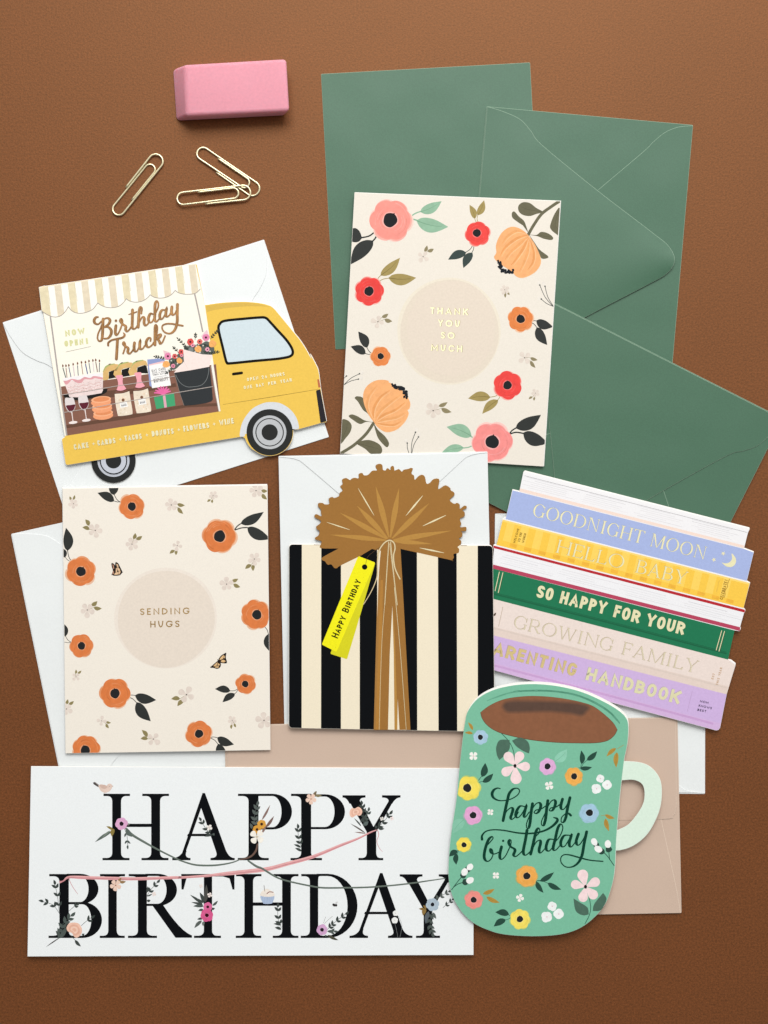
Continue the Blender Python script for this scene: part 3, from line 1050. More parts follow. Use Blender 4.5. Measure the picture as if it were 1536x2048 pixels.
# ------------------------------------------------------------------ thank-you card
def thank_you():
    q = [(709, 385), (1121, 402), (1087, 933), (680, 907)]
    t = card('thank_you_card', 'cream floral card with coral, red and peach blooms lying on the green envelopes', q, 2.9, mat('#E8E1D5', 'paper'), EDGE, back_shift=(1.2, -.5))
    h = t.top
    cl = inset([q[0], q[3], q[2], q[1]] if parea(q) < 0 else q, .6)
    a, b, c, d = Z(660, 370, 4), Z(860, 370, 4), Z(660, 660, 4), Z(860, 660, 4)
    PP = '#F7F1E5'
    SAGE, SV, OL, OV = '#8FB69A', '#6F9A7C', '#A18E55', '#6B5C2C'
    cir = Part(t, 'printed_circle', h, clip=cl)
    cir.disc((898, 662), 103, mat('#E8DFCD', 'print'), 1, ry=107.5, n=64, wob=.008, seed=3)
    cir.disc((899, 663), 98, mat('#E1D5C4', 'print'), 2, ry=104, n=64, wob=.012, seed=8)
    cir.disc((903, 657), 88, mat('#E2D5C5', 'print'), 3, ry=95, n=64, wob=.016, seed=12)
    cir.build()
    kw = dict(clip=cl, paper=PP, h=h)
    flower(t, a, (487, 283), 164, '#F09488', [((650, 250), (722, 215), (893, 130), 80, SAGE, SV), ((640, 272), (692, 285), (946, 335), 112, SAGE, SV),
           ((355, 378), (256, 425), (110, 408), 112, BLK, None), ((372, 402), (346, 445), (162, 637), 112, BLK, None)], cc=(482, 280), rc=.345, n=6, rot=.5, label='large coral printed flower', stemw=9, **kw)
    flower(t, a, (1180, 388), 96, '#E8453F', [((1170, 295), (1160, 270), (1116, 158), 50, OL, OV), ((1182, 292), (1180, 242), (1233, 122), 56, OL, OV),
           ((1142, 480), (1090, 540), (945, 597), 68, '#33423F', None), ((1150, 480), (1138, 540), (1067, 664), 66, '#33423F', None)], cc=(1175, 384), rc=.33, n=6, rot=.2, label='red printed flower', **kw)
    flower(t, a, (315, 850), 112, '#E5413C', [((378, 765), (404, 724), (560, 582), 76, OL, OV), ((390, 775), (468, 743), (690, 742), 92, OL, OV)], cc=(312, 850), rc=.33, n=7, rot=.3, label='red printed flower', **kw)
    flower(t, c, (405, 210), 78, '#E08244', [((330, 185), (297, 142), (226, 12), 72, BLK, None), ((330, 192), (285, 190), (165, 132), 66, BLK, None)], rc=.32, n=6, rot=.4, label='small orange printed flower', **kw)
    flower(t, b, (725, 1072), 99, '#E08244', [((822, 1090), (850, 1085), (985, 1135), 74, BLK, None), ((812, 1102), (855, 1138), (938, 1280), 76, BLK, None)], rc=.34, n=7, rot=.2, label='orange printed flower', **kw)
    flower(t, d, (620, 442), 110, '#E8443F', [((552, 512), (483, 538), (305, 548), 78, OL, OV), ((560, 520), (545, 560), (418, 670), 66, OL, OV)], rc=.31, n=6, rot=.9, label='red printed flower', **kw)
    flower(t, d, (500, 897), 154, '#F08E8A', [((360, 868), (333, 850), (133, 775), 98, SAGE, SV), ((330, 930), (270, 940), (90, 985), 68, SAGE, SV),
           ((640, 825), (685, 785), (888, 678), 98, BLK, None), ((640, 832), (745, 822), (945, 905), 105, BLK, None)], cc=(498, 895), rc=.345, n=6, rot=.35, label='large coral printed flower', stemw=9, **kw)

    def peony(zf, outline, stam, streaks, stem, sw, leaves):
        p = Part(t, 'printed_peony', h, clip=cl, label='peach printed peony')
        OLV = mat('#66624B', 'paint')
        p.stroke(zf(*stem), sw, OLV, 2)
        for lf in leaves:
            P = zf(*lf)
            p.fill(P, OLV, 2.5, sm=True)
            cx, cy = sum(k[0] for k in P) / len(P), sum(k[1] for k in P) / len(P)
            f = max(P, key=lambda k: math.hypot(k[0] - P[0][0], k[1] - P[0][1]))
            p.stroke([P[0], (cx, cy), (cx + (f[0] - cx) * .7, cy + (f[1] - cy) * .7)], .7, '#4A4734', 3, taper=(1, .4))
        o = zf(*outline)
        p.fill([(x + .6, y + .8) for x, y in o], mat('#F3C79B', 'paint'), 4, sm=True)
        p.fill(o, mat('#F0AE74', 'paint'), 5, sm=True)
        rnd = random.Random(4)
        for k, s_ in enumerate(streaks):
            P = zf(*s_)
            p.stroke(P, [1.2, 5.5, 4.2, .8], mat('#E39C5E' if k % 2 else '#E8A568', 'paint'), 6)
            p.stroke([(x + 3, y + 2.5) for x, y in P], [.6, 2.2, 1.8, .4], mat('#F4BE8A', 'paint'), 7)
        P = smooth(zf(*stam), False, 5)
        for i, (x, y) in enumerate(P):
            for _ in range(3):
                p.disc((x + rnd.uniform(-3.2, 3.2), y + rnd.uniform(-3.2, 3.2)), rnd.uniform(1.6, 2.9), mat('#20242A', 'ink'), 8 + .1 * (i % 5), n=9, wob=.15, seed=i)
        p.build()
    peony(b, [(785, 400), (740, 360), (680, 335), (630, 340), (580, 375), (545, 430), (527, 490), (530, 540), (513, 575), (530, 605), (590, 650), (650, 690), (690, 730), (735, 742), (790, 725), (845, 690), (880, 640), (885, 590), (865, 530), (830, 460)],
          [(553, 618), (560, 650), (585, 685), (620, 690), (655, 690)],
          [[(765, 385), (690, 370), (620, 410), (575, 470)], [(775, 400), (690, 430), (600, 500), (560, 570)], [(780, 405), (720, 470), (640, 540), (600, 600)], [(785, 410), (750, 500), (690, 590), (650, 640)], [(788, 420), (785, 520), (750, 620), (715, 690)], [(795, 430), (830, 520), (825, 610), (780, 680)]],
          [(787, 395), (830, 320), (890, 235), (960, 180), (1035, 130)], 6.0,
          [[(902, 215), (850, 183), (800, 145), (745, 138), (708, 165), (710, 210), (745, 240), (800, 248), (850, 232)],
           [(782, 375), (750, 330), (700, 295), (660, 262), (655, 225), (675, 212), (710, 250), (750, 285), (768, 325)],
           [(792, 398), (850, 400), (890, 375), (945, 387), (985, 420), (970, 440), (910, 430), (860, 410)],
           [(797, 405), (840, 470), (880, 520), (945, 570), (930, 588), (890, 585), (865, 530)],
           [(1040, 190), (1000, 225), (968, 300), (962, 345), (1000, 385), (1040, 390)]])
    peony(c, [(350, 735), (310, 680), (275, 600), (265, 520), (290, 455), (350, 410), (410, 398), (465, 405), (470, 418), (510, 435), (560, 470), (610, 520), (640, 580), (635, 625), (620, 640), (628, 670), (600, 730), (540, 790), (470, 815), (420, 805), (370, 765)],
          [(505, 445), (530, 460), (575, 465), (600, 495), (605, 535)],
          [[(345, 720), (300, 620), (310, 530), (370, 450)], [(348, 725), (350, 630), (400, 540), (480, 480)], [(352, 728), (400, 650), (480, 580), (560, 520)], [(355, 730), (430, 680), (520, 640), (600, 580)], [(358, 735), (430, 720), (530, 700), (600, 660)], [(365, 742), (430, 760), (510, 760), (570, 730)]],
          [(350, 742), (290, 830), (205, 910), (140, 955), (80, 990)], 6.0,
          [[(348, 728), (300, 668), (265, 640), (222, 572), (198, 545), (215, 530), (260, 540), (280, 580), (305, 640)],
           [(335, 738), (290, 735), (240, 752), (185, 720), (150, 690), (175, 675), (220, 690), (275, 722)],
           [(352, 750), (385, 800), (440, 850), (472, 905), (458, 938), (430, 920), (385, 865), (362, 800)],
           [(212, 905), (290, 880), (350, 890), (400, 920), (418, 960), (400, 992), (330, 992), (280, 950)],
           [(80, 905), (90, 730), (140, 722), (172, 760), (165, 810), (130, 860)]])
    k2 = dict(clip=cl, h=h)
    blossom(t, a, (745, 573), 50, [((757, 535), (777, 483), 26), ((780, 530), (831, 510), 28)], rot=.6, **k2)
    blossom(t, a, (383, 1094), 54, [((415, 1058), (467, 1030), 28), ((437, 1075), (498, 1090), 32)], rot=.2, **k2)
    blossom(t, b, (597, 838), 38, [((605, 865), (603, 902), 17), ((620, 852), (637, 880), 17)], rot=.7, n=5, **k2)
    blossom(t, c, (825, 645), 66, [((870, 610), (941, 577), 30), ((890, 628), (973, 657), 36)], rot=.3, n=5, **k2)
    blossom(t, d, (757, 222), 54, [((803, 222), (861, 240), 26), ((803, 247), (844, 303), 27)], rot=.9, **k2)
    blossom(t, d, (843, 505), 34, [((820, 535), (789, 553), 17), ((838, 537), (832, 566), 16)], rot=.5, n=5, **k2)
    buds(t, b, [((990, 978), (878, 800)), ((988, 972), (920, 810)), ((984, 970), (890, 912))], [(868, 783), (908, 788), (870, 908)], **k2)
    buds(t, c, [((108, 442), (236, 350)), ((108, 442), (227, 393)), ((108, 398), (132, 368))], [(258, 342), (250, 384), (138, 345)], **k2)
    buds(t, c, [((632, 985), (618, 905)), ((650, 985), (684, 818)), ((655, 985), (708, 855))], [(608, 884), (692, 797), (712, 832)], **k2)
    lt = Part(t, 'lettering', h, clip=cl)
    F = mat('#FFF8CC', 'foil')
    for s_, p0, p1, hh in (('THANK', (860.5, 627.5), (935.5, 630.5), 13), ('YOU', (876, 652.5), (919, 654.5), 13.2), ('SO', (881.5, 677), (909, 678), 13.2), ('MUCH', (862, 701.5), (924, 704.5), 13)):
        text(lt, s_, (p0[0] + .9, p0[1] - .3), (p1[0] + .9, p1[1] - .3), hh, mat('#A3966E', 'ink'), wt=.19, sp=.34, lv=9)  # shaded rim of the pressed foil, painted as a darker offset copy
        text(lt, s_, p0, p1, hh, F, wt=.19, sp=.34, lv=12)
    lt.build()
thank_you()

# ------------------------------------------------------------------ sending-hugs card
def hugs():
    q = [(125, 977), (535, 970.5), (541, 1500), (131, 1507)]
    t = card('hugs_card', 'cream card with orange poppies, black leaves and two small butterflies', q, 1.6, mat('#EFE8DC', 'paper'), EDGE, back_shift=(-.6, -2.6), tilt=(.0026, 0, 130, 977))
    h = t.top
    cl = inset(q, .6)
    e, f, g, hh = Z(100, 950, 4), Z(300, 950, 4), Z(100, 1240, 4), Z(300, 1240, 4)
    cir = Part(t, 'printed_circle', h, clip=cl)
    cir.disc((331.6, 1236), 103, mat('#EBE1D5', 'print'), 1, ry=100.5, n=64, wob=.008, seed=5)
    cir.disc((332, 1238), 97, mat('#E5D9CB', 'print'), 2, ry=97, n=64, wob=.012, seed=9)
    cir.build()
    O = '#DA7B42'
    kw = dict(clip=cl, paper='#F3EBDF', h=h, label=None)
    L_ = lambda st, b, tp, w: (st, b, tp, w, BLK, None)
    flower(t, e, (655, 252), 100, O, [L_((565, 212), (513, 210), (380, 143), 68), L_((562, 218), (513, 160), (478, 40), 76)], rc=.33, n=6, rot=.2, **kw)
    flower(t, e, (1357, 490), 132, O, [], rc=.35, n=6, rot=.55, stemw=8, **kw)
    flower(t, e, (247, 772), 115, O, [L_((172, 690), (140, 607), (128, 422), 78), L_((168, 692), (120, 660), (88, 580), 45)], rc=.335, n=6, rot=.1, **kw)
    flower(t, f, (846, 1118), 115, O, [L_((918, 1215), (948, 1270), (968, 1420), 72)], cc=(855, 1118), rc=.33, n=7, rot=.4, **kw)
    flower(t, g, (252, 207), 92, O, [L_((170, 178), (122, 132), (98, 20), 52), L_((168, 180), (118, 175), (85, 185), 34)], rc=.33, n=6, rot=.35, **kw)
    flower(t, g, (520, 588), 118, O, [L_((632, 605), (680, 603), (850, 640), 78), L_((630, 618), (692, 658), (806, 810), 86)], rc=.325, n=6, rot=.5, **kw)
    flower(t, g, (288, 1032), 108, O, [], cc=(282, 1042), rc=.35, n=7, rot=.3, **kw)
    flower(t, g, (1192, 910), 102, O, [L_((1285, 940), (1338, 940), (1472, 996), 68), L_((1285, 945), (1345, 990), (1420, 1130), 76)], rc=.325, n=6, rot=.15, **kw)
    flower(t, hh, (766, 513), 78, O, [L_((697, 555), (642, 568), (520, 552), 56), L_((700, 560), (680, 590), (580, 658), 52)], cc=(762, 512), rc=.34, n=6, rot=.7, **kw)
    # leaves of the big bloom, read off the neighbouring view
    p = Part(t, 'printed_leaves', h, clip=cl)
    for st, b, tp, w in (((678, 435), (725, 390), (910, 295), 78), ((680, 440), (778, 420), (965, 512), 92)):
        B = z1(f, b); A = z1(f, st)
        p.stroke([A, ((A[0] + B[0]) / 2, (A[1] + B[1]) / 2 - 1.5), B], 2.2, mat(BLK, 'ink'), 2)
        leaf(p, B, z1(f, tp), w / 4, mat(BLK, 'paint'), 2.6)
    p.build()
    k2 = dict(clip=cl, h=h)
    for zf, c, r, lv, rot, n in (
        (e, (188, 230), 40, [((165, 203), (157, 170), 17), ((185, 198), (198, 160), 17)], .4, 5),
        (e, (970, 240), 56, [((1018, 232), (1079, 243), 28), ((1022, 260), (1066, 311), 28)], .8, 5),
        (e, (1305, 163), 36, [((1285, 198), (1257, 216), 17), ((1300, 198), (1298, 226), 17)], .3, 5),
        (e, (362, 443), 60, [((312, 405), (283, 355), 32), ((317, 435), (259, 418), 30)], .1, 5),
        (e, (656, 553), 54, [((668, 513), (683, 464), 28), ((688, 515), (738, 488), 28)], .6, 5),
        (e, (1018, 565), 43, [((998, 603), (957, 630), 24), ((1015, 602), (1008, 641), 22)], .2, 4),
        (e, (1413, 873), 56, [((1452, 850), (1506, 830), 27), ((1468, 872), (1523, 897), 29)], .9, 5),
        (e, (298, 1080), 60, [((330, 1045), (379, 1009), 31), ((350, 1060), (414, 1068), 30)], .35, 5),
        (f, (848, 125), 58, [((890, 122), (940, 128), 27), ((895, 150), (936, 196), 29)], .7, 5),
        (f, (835, 672), 52, [((812, 718), (761, 752), 29), ((830, 715), (825, 769), 27)], .25, 5),
        (g, (208, 455), 36, [((205, 430), (208, 396), 17), ((222, 427), (251, 405), 17)], .75, 4),
        (g, (132, 712), 50, [((127, 675), (143, 634), 23), ((150, 675), (191, 649), 23)], .5, 5),
        (g, (413, 807), 41, [((445, 813), (488, 823), 19), ((448, 830), (471, 866), 21)], .15, 4),
        (g, (1092, 597), 68, [((1040, 630), (969, 632), 33), ((1070, 640), (1019, 689), 33)], .45, 4),
        (g, (827, 953), 60, [((780, 935), (734, 879), 31), ((783, 950), (724, 950), 29)], .65, 4),
        (g, (1458, 803), 38, [((1455, 835), (1450, 873), 17), ((1475, 828), (1488, 859), 17)], .3, 5),
        (hh, (912, 803), 66, [], .85, 5)):
        blossom(t, zf, c, r, lv, rot=rot, n=n, pc='#E0D3C8', lc='#8F8358', **k2)
    b1 = Part(t, 'printed_butterfly', h)
    K = mat('#241D1A', 'ink')
    def wing(zf, pts, cells, col):
        b1.fill(zf(*pts), K, 2, sm=True, n=4)
        for cpts in cells:
            b1.fill(zf(*cpts), mat(col, 'paint'), 3, sm=True, n=3)
    wing(e, [(493, 704), (512, 712), (524, 740), (518, 790), (500, 800), (492, 798), (503, 765), (493, 730)], [[(500, 715), (508, 720), (513, 745), (506, 750)], [(500, 780), (510, 765), (510, 788), (502, 795)]], '#B98A72')
    wing(e, [(524, 699), (545, 706), (562, 738), (578, 775), (560, 800), (530, 806), (502, 802), (515, 775), (520, 735)],
         [[(530, 712), (542, 716), (548, 735), (538, 735)], [(536, 742), (550, 742), (562, 765), (545, 765)], [(528, 745), (533, 745), (538, 770), (526, 775)], [(520, 785), (540, 775), (545, 795), (515, 797)], [(548, 772), (565, 772), (556, 793), (549, 795)]], '#E3BE97')
    b1.stroke(e((582, 775), (560, 800)), 1.0, K, 4)
    b1.build()
    b1 = Part(t, 'printed_butterfly', h)
    wing(hh, [(545, 322), (565, 288), (588, 272), (610, 263), (607, 300), (616, 342), (590, 347), (560, 340)],
         [[(556, 318), (570, 295), (590, 280), (584, 310)], [(590, 300), (600, 283), (598, 305)], [(566, 330), (585, 318), (605, 330), (585, 340)]], '#DDB683')
    wing(hh, [(546, 326), (520, 344), (500, 362), (480, 380), (510, 384), (535, 391), (558, 382), (568, 360), (562, 338)],
         [[(540, 338), (515, 358), (508, 370), (532, 365)], [(548, 345), (540, 365), (560, 360), (556, 346)], [(525, 372), (550, 370), (545, 382), (520, 380)]], '#DDB683')
    b1.stroke(hh((540, 316), (556, 352)), 1.3, K, 4)
    b1.build()
    lt = Part(t, 'lettering', h)
    text(lt, 'SENDING', (280.5, 1230), (379, 1228), 13, mat('#C8A468', 'foil'), wt=.16, sp=.32, lv=10)
    text(lt, 'HUGS', (300.7, 1255), (359, 1254), 13, mat('#B9945A', 'foil'), wt=.16, sp=.32, lv=10)
    lt.build()
hugs()

# ------------------------------------------------------------------ striped gift card with a straw bow
def gift():
    body = rounded([(578, 1088.5), (985.5, 1091), (990, 1464), (577.5, 1456)], 7, 5)
    t = Thing('gift_card', 'black and cream striped gift card cut out with a brown straw bow and yellow tag', 'greeting card', (780, 1270), 3.8, group='greeting cards')
    K, CR = mat('#0D0F12', 'ink'), mat('#EFE4CB', 'paper')
    Part(t, 'back_panel').slab([(x - .8, y - 1.6) for x, y in body], 0, .30, EDGE, EDGE, .35).build()
    Part(t, 'front_panel').slab(body, .52, .82, CR, EDGE, .35).build()
    h = .82 * MM
    j, k, l = Z(540, 890, 4), Z(700, 890, 4), Z(540, 1160, 4)
    # black bands, printed on the cream sheet
    bi = inset(body if parea(body) < 0 else body[::-1], .5)
    for xt0, xt1, xb0, xb1 in ((570, 603.7, 570, 603.2), (642.6, 682, 642, 681.8), (719.5, 754.3, 719.5, 756), (800, 833.8, 812, 834.5), (875.8, 913.2, 877, 914.5), (955.4, 995, 955.6, 995)):
        p = Part(t, 'black_stripe', h, clip=bi)
        p.fill([(xt0, 1080), (xt1, 1080), (xb1, 1470), (xb0, 1470)], K, 1)
        p.build()
    # raffia bow
    left = j((730, 885), (560, 968), (540, 985), (515, 985), (490, 957), (465, 960), (448, 945), (440, 932), (415, 920), (420, 897), (545, 829, 1), (405, 826), (408, 790), (410, 770), (368, 758), (360, 742), (388, 722), (395, 688), (375, 675), (370, 652), (400, 628), (405, 606), (362, 582), (355, 566), (372, 553), (410, 570), (408, 545), (405, 515), (385, 492), (388, 465), (420, 464), (440, 475), (474, 470), (470, 430), (498, 415), (515, 424), (552, 408), (556, 385), (580, 363), (562, 332), (580, 312), (577, 278), (608, 264), (640, 280), (655, 268), (680, 262), (708, 266))
    right = k((70, 232), (98, 224), (112, 242), (145, 238), (178, 206), (215, 203), (205, 180), (208, 160), (235, 150), (258, 160), (264, 198), (286, 203), (290, 193), (303, 185), (322, 200), (324, 180), (337, 167), (352, 175), (355, 202), (370, 200), (392, 193), (415, 213), (430, 198), (470, 190), (485, 183), (503, 190), (492, 228), (512, 245), (518, 278), (545, 252), (572, 238), (598, 252), (612, 308), (638, 303), (665, 275), (700, 268), (715, 285), (706, 352), (750, 327), (772, 324), (802, 345), (806, 362), (833, 380), (832, 405), (798, 440), (832, 470), (856, 463), (877, 477), (880, 510), (912, 486), (932, 490), (930, 508), (900, 522), (917, 538), (914, 572), (880, 590), (890, 630), (882, 657), (925, 655), (932, 672), (924, 690), (890, 692), (900, 705), (895, 735), (872, 747), (890, 770), (884, 798), (862, 816), (874, 832), (868, 865), (830, 873), (832, 900), (815, 922), (790, 918), (408, 833))
    stripR = k((405, 830)) + l((1060, 0), (1125, 1200))
    stripL = l((830, 1200), (862, 0)) + j((885, 850), (815, 833))
    out = left + right
    sm = smooth(out, False, 4)
    BR_, BR2 = mat('#9C6D31', 'print'), mat('#B68740', 'print')
    bow = Part(t, 'straw_bow')
    bow.slab(dedupe(sm + [p[:2] for p in stripR] + [p[:2] for p in stripL]), .50, .835, BR_, mat('#8A6230', 'paper'), .35)
    bow.build()
    h2 = .835 * MM
    sp = Part(t, 'straw_strands', h2)
    B = z1(j, (958, 765))
    for tip, w, mid in (((475, 717), 38, .45), ((556, 540), 42, .5), ((694, 484), 44, .55), ((845, 328), 46, .55), ((1033, 342), 44, .55), ((1276, 463), 44, .5), ((1460, 684), 42, .42), ((1300, 792), 36, .42)):
        T = z1(j, tip)
        dx, dy = T[0] - B[0], T[1] - B[1]
        L_ = math.hypot(dx, dy); ux, uy = dx / L_, dy / L_
        q = lambda f, s_: (B[0] + dx * f - uy * s_, B[1] + dy * f + ux * s_)
        w /= 4
        sp.fill([q(.06, 1.2) + (1,), q(mid, w / 2), T + (1,), q(mid, -w / 2), q(.06, -1.2) + (1,)], BR2, 2, sm=True, n=4)
    sp.fill(l((885, 0), (905, 0), (882, 1196), (838, 1196)), mat('#B07C36', 'print'), 2)
    sp.fill(l((985, 230), (1000, 500), (1022, 1196), (995, 1196)), BR2, 2)
    sp.fill(l((862, -40), (885, -40), (845, 1196), (830, 1196)), mat('#A5763A', 'print'), 2)
    sp.build()
    gp = Part(t, 'straw_gap', h2)
    gp.fill(l((979, 205), (990, 600), (996, 1197), (944, 1197), (958, 600)), CR, 3)
    gp.fill(l((1022, 950), (1036, 1197), (1018, 1197)), CR, 3)
    gp.fill(j((857, 838), (884, 845)) + l((868, 0), (858, 300)), CR, 3)
    gp.build()
    fo = Part(t, 'foil_line', h2)
    F = mat('#FFF3C8', 'foil')
    for a, b, w in (((455, 618), (637, 678), 9), ((705, 347), (832, 562), 10), ((1088, 565), (1222, 405), 14), ((1222, 648), (1408, 562), 13), ((1197, 823), (1392, 863), 13)):
        A, Bq = z1(j, a), z1(j, b)
        fo.stroke([A, ((A[0] + Bq[0]) / 2, (A[1] + Bq[1]) / 2), Bq], [.5, w / 4, .6], F, 5)
    for pts in (j((952, 790), (920, 1280)), l((930, 60), (895, 500), (873, 1196))):
        fo.stroke(pts, .75, F, 5)
    for pts in (j((958, 790), (1015, 1280)), l((995, 60), (1045, 600), (1090, 1196))):
        fo.stroke(pts, .9, F, 5)
    fo.build()
    # slits in the top edge
    for pts in ([(628, 1089.5), (643, 1089.8)], [(922, 1091), (934, 1091.2)]):
        Part(t, 'slit', h2).stroke(pts, .9, '#8A6A45', 2).build()
    tg = Part(t, 'gift_tag', h2)
    tg.fill(rounded([(741, 1126), (750.5, 1126), (722, 1225), (694, 1318.5), (660.5, 1307.5), (700, 1200)], 2.5), mat('#D6D119', 'print'), 4)
    tg.fill(rounded([(716.5, 1112), (750.5, 1125), (673, 1304), (643.5, 1289)], 2.5), mat('#F2EC10', 'print'), 6)
    rnd = random.Random(2)
    for _ in range(22):
        u, v = rnd.random(), rnd.choice((rnd.uniform(.12, .24), rnd.uniform(.9, .97)))
        a = (716.5 + (750.5 - 716.5) * u, 1112 + 13 * u); b = (643.5 + 29.5 * u, 1289 + 15 * u)
        tg.disc((a[0] + (b[0] - a[0]) * v, a[1] + (b[1] - a[1]) * v), rnd.uniform(.25, .5), '#A79A1E', 7, n=6)
    tg.disc(z1(j, (757, 976)), 5.4, K, 8, n=18)
    tg.build()
    lt = Part(t, 'tag_lettering', h2, parent=tg)
    text(lt, 'HAPPY BIRTHDAY', (675.5, 1277.5), (722.5, 1162), 11.5, mat('#15130C', 'ink'), wt=.21, sp=.13, font='con', lv=9, sizes=[1.22] + [1] * 5 + [1.22] + [1] * 7)
    lt.build()
    tw = Part(t, 'twine', h2)
    TWH, TW = '#8E7C57', mat('#E0CDA2', 'print')
    tw.stroke(j((905, 800), (840, 845), (782, 895), (765, 960)), .8, '#4A3520', 8)
    for col, w, lv in ((TWH, 3.2, 9), (TW, 2.2, 10)):
        tw.stroke(j((862, 875), (880, 830), (915, 783), (958, 762), (992, 785), (1000, 830), (988, 890), (1000, 985), (1040, 1072)), w, col, lv)
        tw.stroke(j((868, 850), (860, 930), (858, 1040), (838, 1110), (800, 1190), (748, 1275)), w * .85, col, lv, taper=(1, .6))
        tw.stroke(j((950, 775), (935, 1000), (918, 1280)), w * .6, col, lv)
        tw.stroke(j((965, 775), (990, 1030), (1018, 1280)), w * .6, col, lv)
    tw.build()
gift()

# ------------------------------------------------------------------ stack-of-books card
def books():
    t = Thing('book_stack_card', 'die cut card printed as a stack of books in blue, yellow, green, pink and lilac', 'greeting card', (1240, 1200), 2.3, group='greeting cards')
    n, o, pz, q = Z(960, 920, 4), Z(1152, 920, 4), Z(960, 1180, 4), Z(1152, 1180, 4)
    out = [(1046.5, 945), (1049.5, 942.5)] + [(1498.2, 1056.5), (1499, 1059.5), (1496, 1065), (1488, 1097), (1507.5, 1104.5), (1493.5, 1162.5), (1500, 1166.5), (1487, 1216.5), (1490.5, 1221), (1489.5, 1225.5),
          (1486.5, 1226.5), (1479.5, 1253.5), (1481.5, 1257.5), (1479, 1262.5), (1469, 1261), (1456, 1319.5), (1462.5, 1321), (1471, 1328), (1470.8, 1331), (1453.5, 1388), (1440, 1456), (1437, 1460), (1432, 1461),
          (1230, 1407), (1060, 1360.5), (960, 1333), (963, 1272), (960, 1266), (968, 1200), (962, 1193), (976, 1136), (985, 1130), (988, 1099), (986, 1094), (987, 1090.5), (993, 1090), (1005, 1038.5), (1012, 1034), (1024.5, 980), (1038.5, 983)]
    PG = mat('#F1F0F1', 'paper')
    Part(t, 'back_panel').slab([(x + .4, y - 1.8) for x, y in out], 0, .30, EDGE, EDGE, .3).build()
    Part(t, 'front_panel').slab(out, .5, .80, PG, EDGE, .3).build()
    h = .80 * MM
    def band(name, pts, col, lv, kind='print'):
        return Part(t, name, h).fill(pts, mat(col, kind), lv)
    g = .2553
    # page blocks
    p = Part(t, 'page_block', h)
    p.fill([(1046, 948), (1497, 1062), (1487.3, 1096), (1039, 982.5)], mat('#EFEEF0', 'paper'), .5)
    rnd = random.Random(7)
    p.stroke([(1049.5, 951.5), (1494.5, 1065)], .8, '#9A9799', 1, sm=False)
    for d in (8, 12, 16, 20, 24, 28):
        x = 1048 - d * .25
        for s_ in range(4):
            a = x + s_ * 112 + rnd.uniform(0, 26); b = a + rnd.uniform(60, 108)
            p.stroke([(a, 945 + d + (a - 1048) * g), (b, 945 + d + (b - 1048) * g)], rnd.uniform(.35, .7), rnd.choice(('#C9C7CB', '#DAD6D8', '#D2CFD4')), 1, sm=False)
    p.fill([(1040, 976.5), (1488.5, 1091), (1487.3, 1096.3), (1039, 982.8)], mat('#F2DBCF', 'paper'), 1.2)
    p.build()
    p = Part(t, 'page_block', h)
    p.fill([(988, 1097.5), (1488, 1226), (1480, 1254.5), (985, 1130)], mat('#EDEDF0', 'paper'), .5)
    for d in (7, 12, 16.5, 21, 25):
        for s_ in range(4):
            a = 992 + s_ * 122 + rnd.uniform(0, 20); b = min(1484, a + rnd.uniform(70, 118))
            p.stroke([(a, 1097 + d + (a - 988) * g), (b, 1097 + d + (b - 988) * g)], rnd.uniform(.35, .8) * (1.3 if d < 8 else 1), rnd.choice(('#A9A8AE', '#CFCDD2', '#DAD7DA')) if d < 8 else rnd.choice(('#CFCDD2', '#DDDADD')), 1, sm=False)
    p.build()
    # spines
    b1 = band('blue_spine', [(1025.3, 980.8), (1487, 1097.5), (1507, 1105), (1493.2, 1161.5), (1011.3, 1038)], '#A6B5E1', 2); b1.build()
    b2 = Part(t, 'yellow_spine', h)
    Y = [(1005.5, 1039), (1499.5, 1166), (1487, 1216.2), (993, 1089.8)]
    b2.fill(Y, mat('#F6C84A', 'print'), 3)
    def yq(u, v):
        a = (Y[0][0] + (Y[1][0] - Y[0][0]) * u, Y[0][1] + (Y[1][1] - Y[0][1]) * u); b = (Y[3][0] + (Y[2][0] - Y[3][0]) * u, Y[3][1] + (Y[2][1] - Y[3][1]) * u)
        return (a[0] + (b[0] - a[0]) * v, a[1] + (b[1] - a[1]) * v)
    for i in range(17):
        u = .02 + i * .0585
        if u + .0585 > 1: break
        b2.fill([yq(u, .06), yq(u + .03, .06), yq(u + .03, .78), yq(u, .78)], mat('#F9D261', 'print'), 3.5)
        b2.fill([yq(u + .03, .80), yq(u + .0585, .80), yq(u + .0585, .94), yq(u + .03, .94)], mat('#EDB43C', 'paint'), 3.5)
    b2.fill([yq(0, 0), yq(1, 0), yq(1, .07), yq(0, .07)], mat('#FAD876', 'print'), 3.8)
    b2.build()
    r_ = band('red_line', [(987, 1091), (1489.8, 1219.5), (1489.5, 1225.2), (987, 1096)], '#B5202C', 4); r_.build()
    r_ = band('rose_line', [(984, 1128.5), (1480.5, 1254.5), (1479.5, 1262), (984, 1136.5)], '#B5405C', 4); r_.build()
    gr = Part(t, 'green_spine', h)
    gr.fill([(976, 1134.5), (1469.2, 1260.8), (1456, 1319.2), (962, 1192)], mat('#17744E', 'print'), 3)
    gr.stroke([(968, 1183), (1210, 1243.5), (1452, 1307)], 3.0, mat('#10603F', 'print'), 4); gr.stroke([(968, 1180), (1210, 1240.5), (1452, 1304)], .8, mat('#0D5538', 'print'), 4.5)
    gr.build()
    pk = Part(t, 'pink_spine', h)
    pk.fill([(968, 1193), (1457, 1319.5), (1470.5, 1330), (1453.5, 1388.3), (962, 1263)], mat('#E9DAD2', 'print'), 3.2)
    pk.fill([(962, 1247), (1456, 1372.5), (1453.2, 1388.6), (960, 1264)], mat('#E2D0C6', 'print'), 3.6)
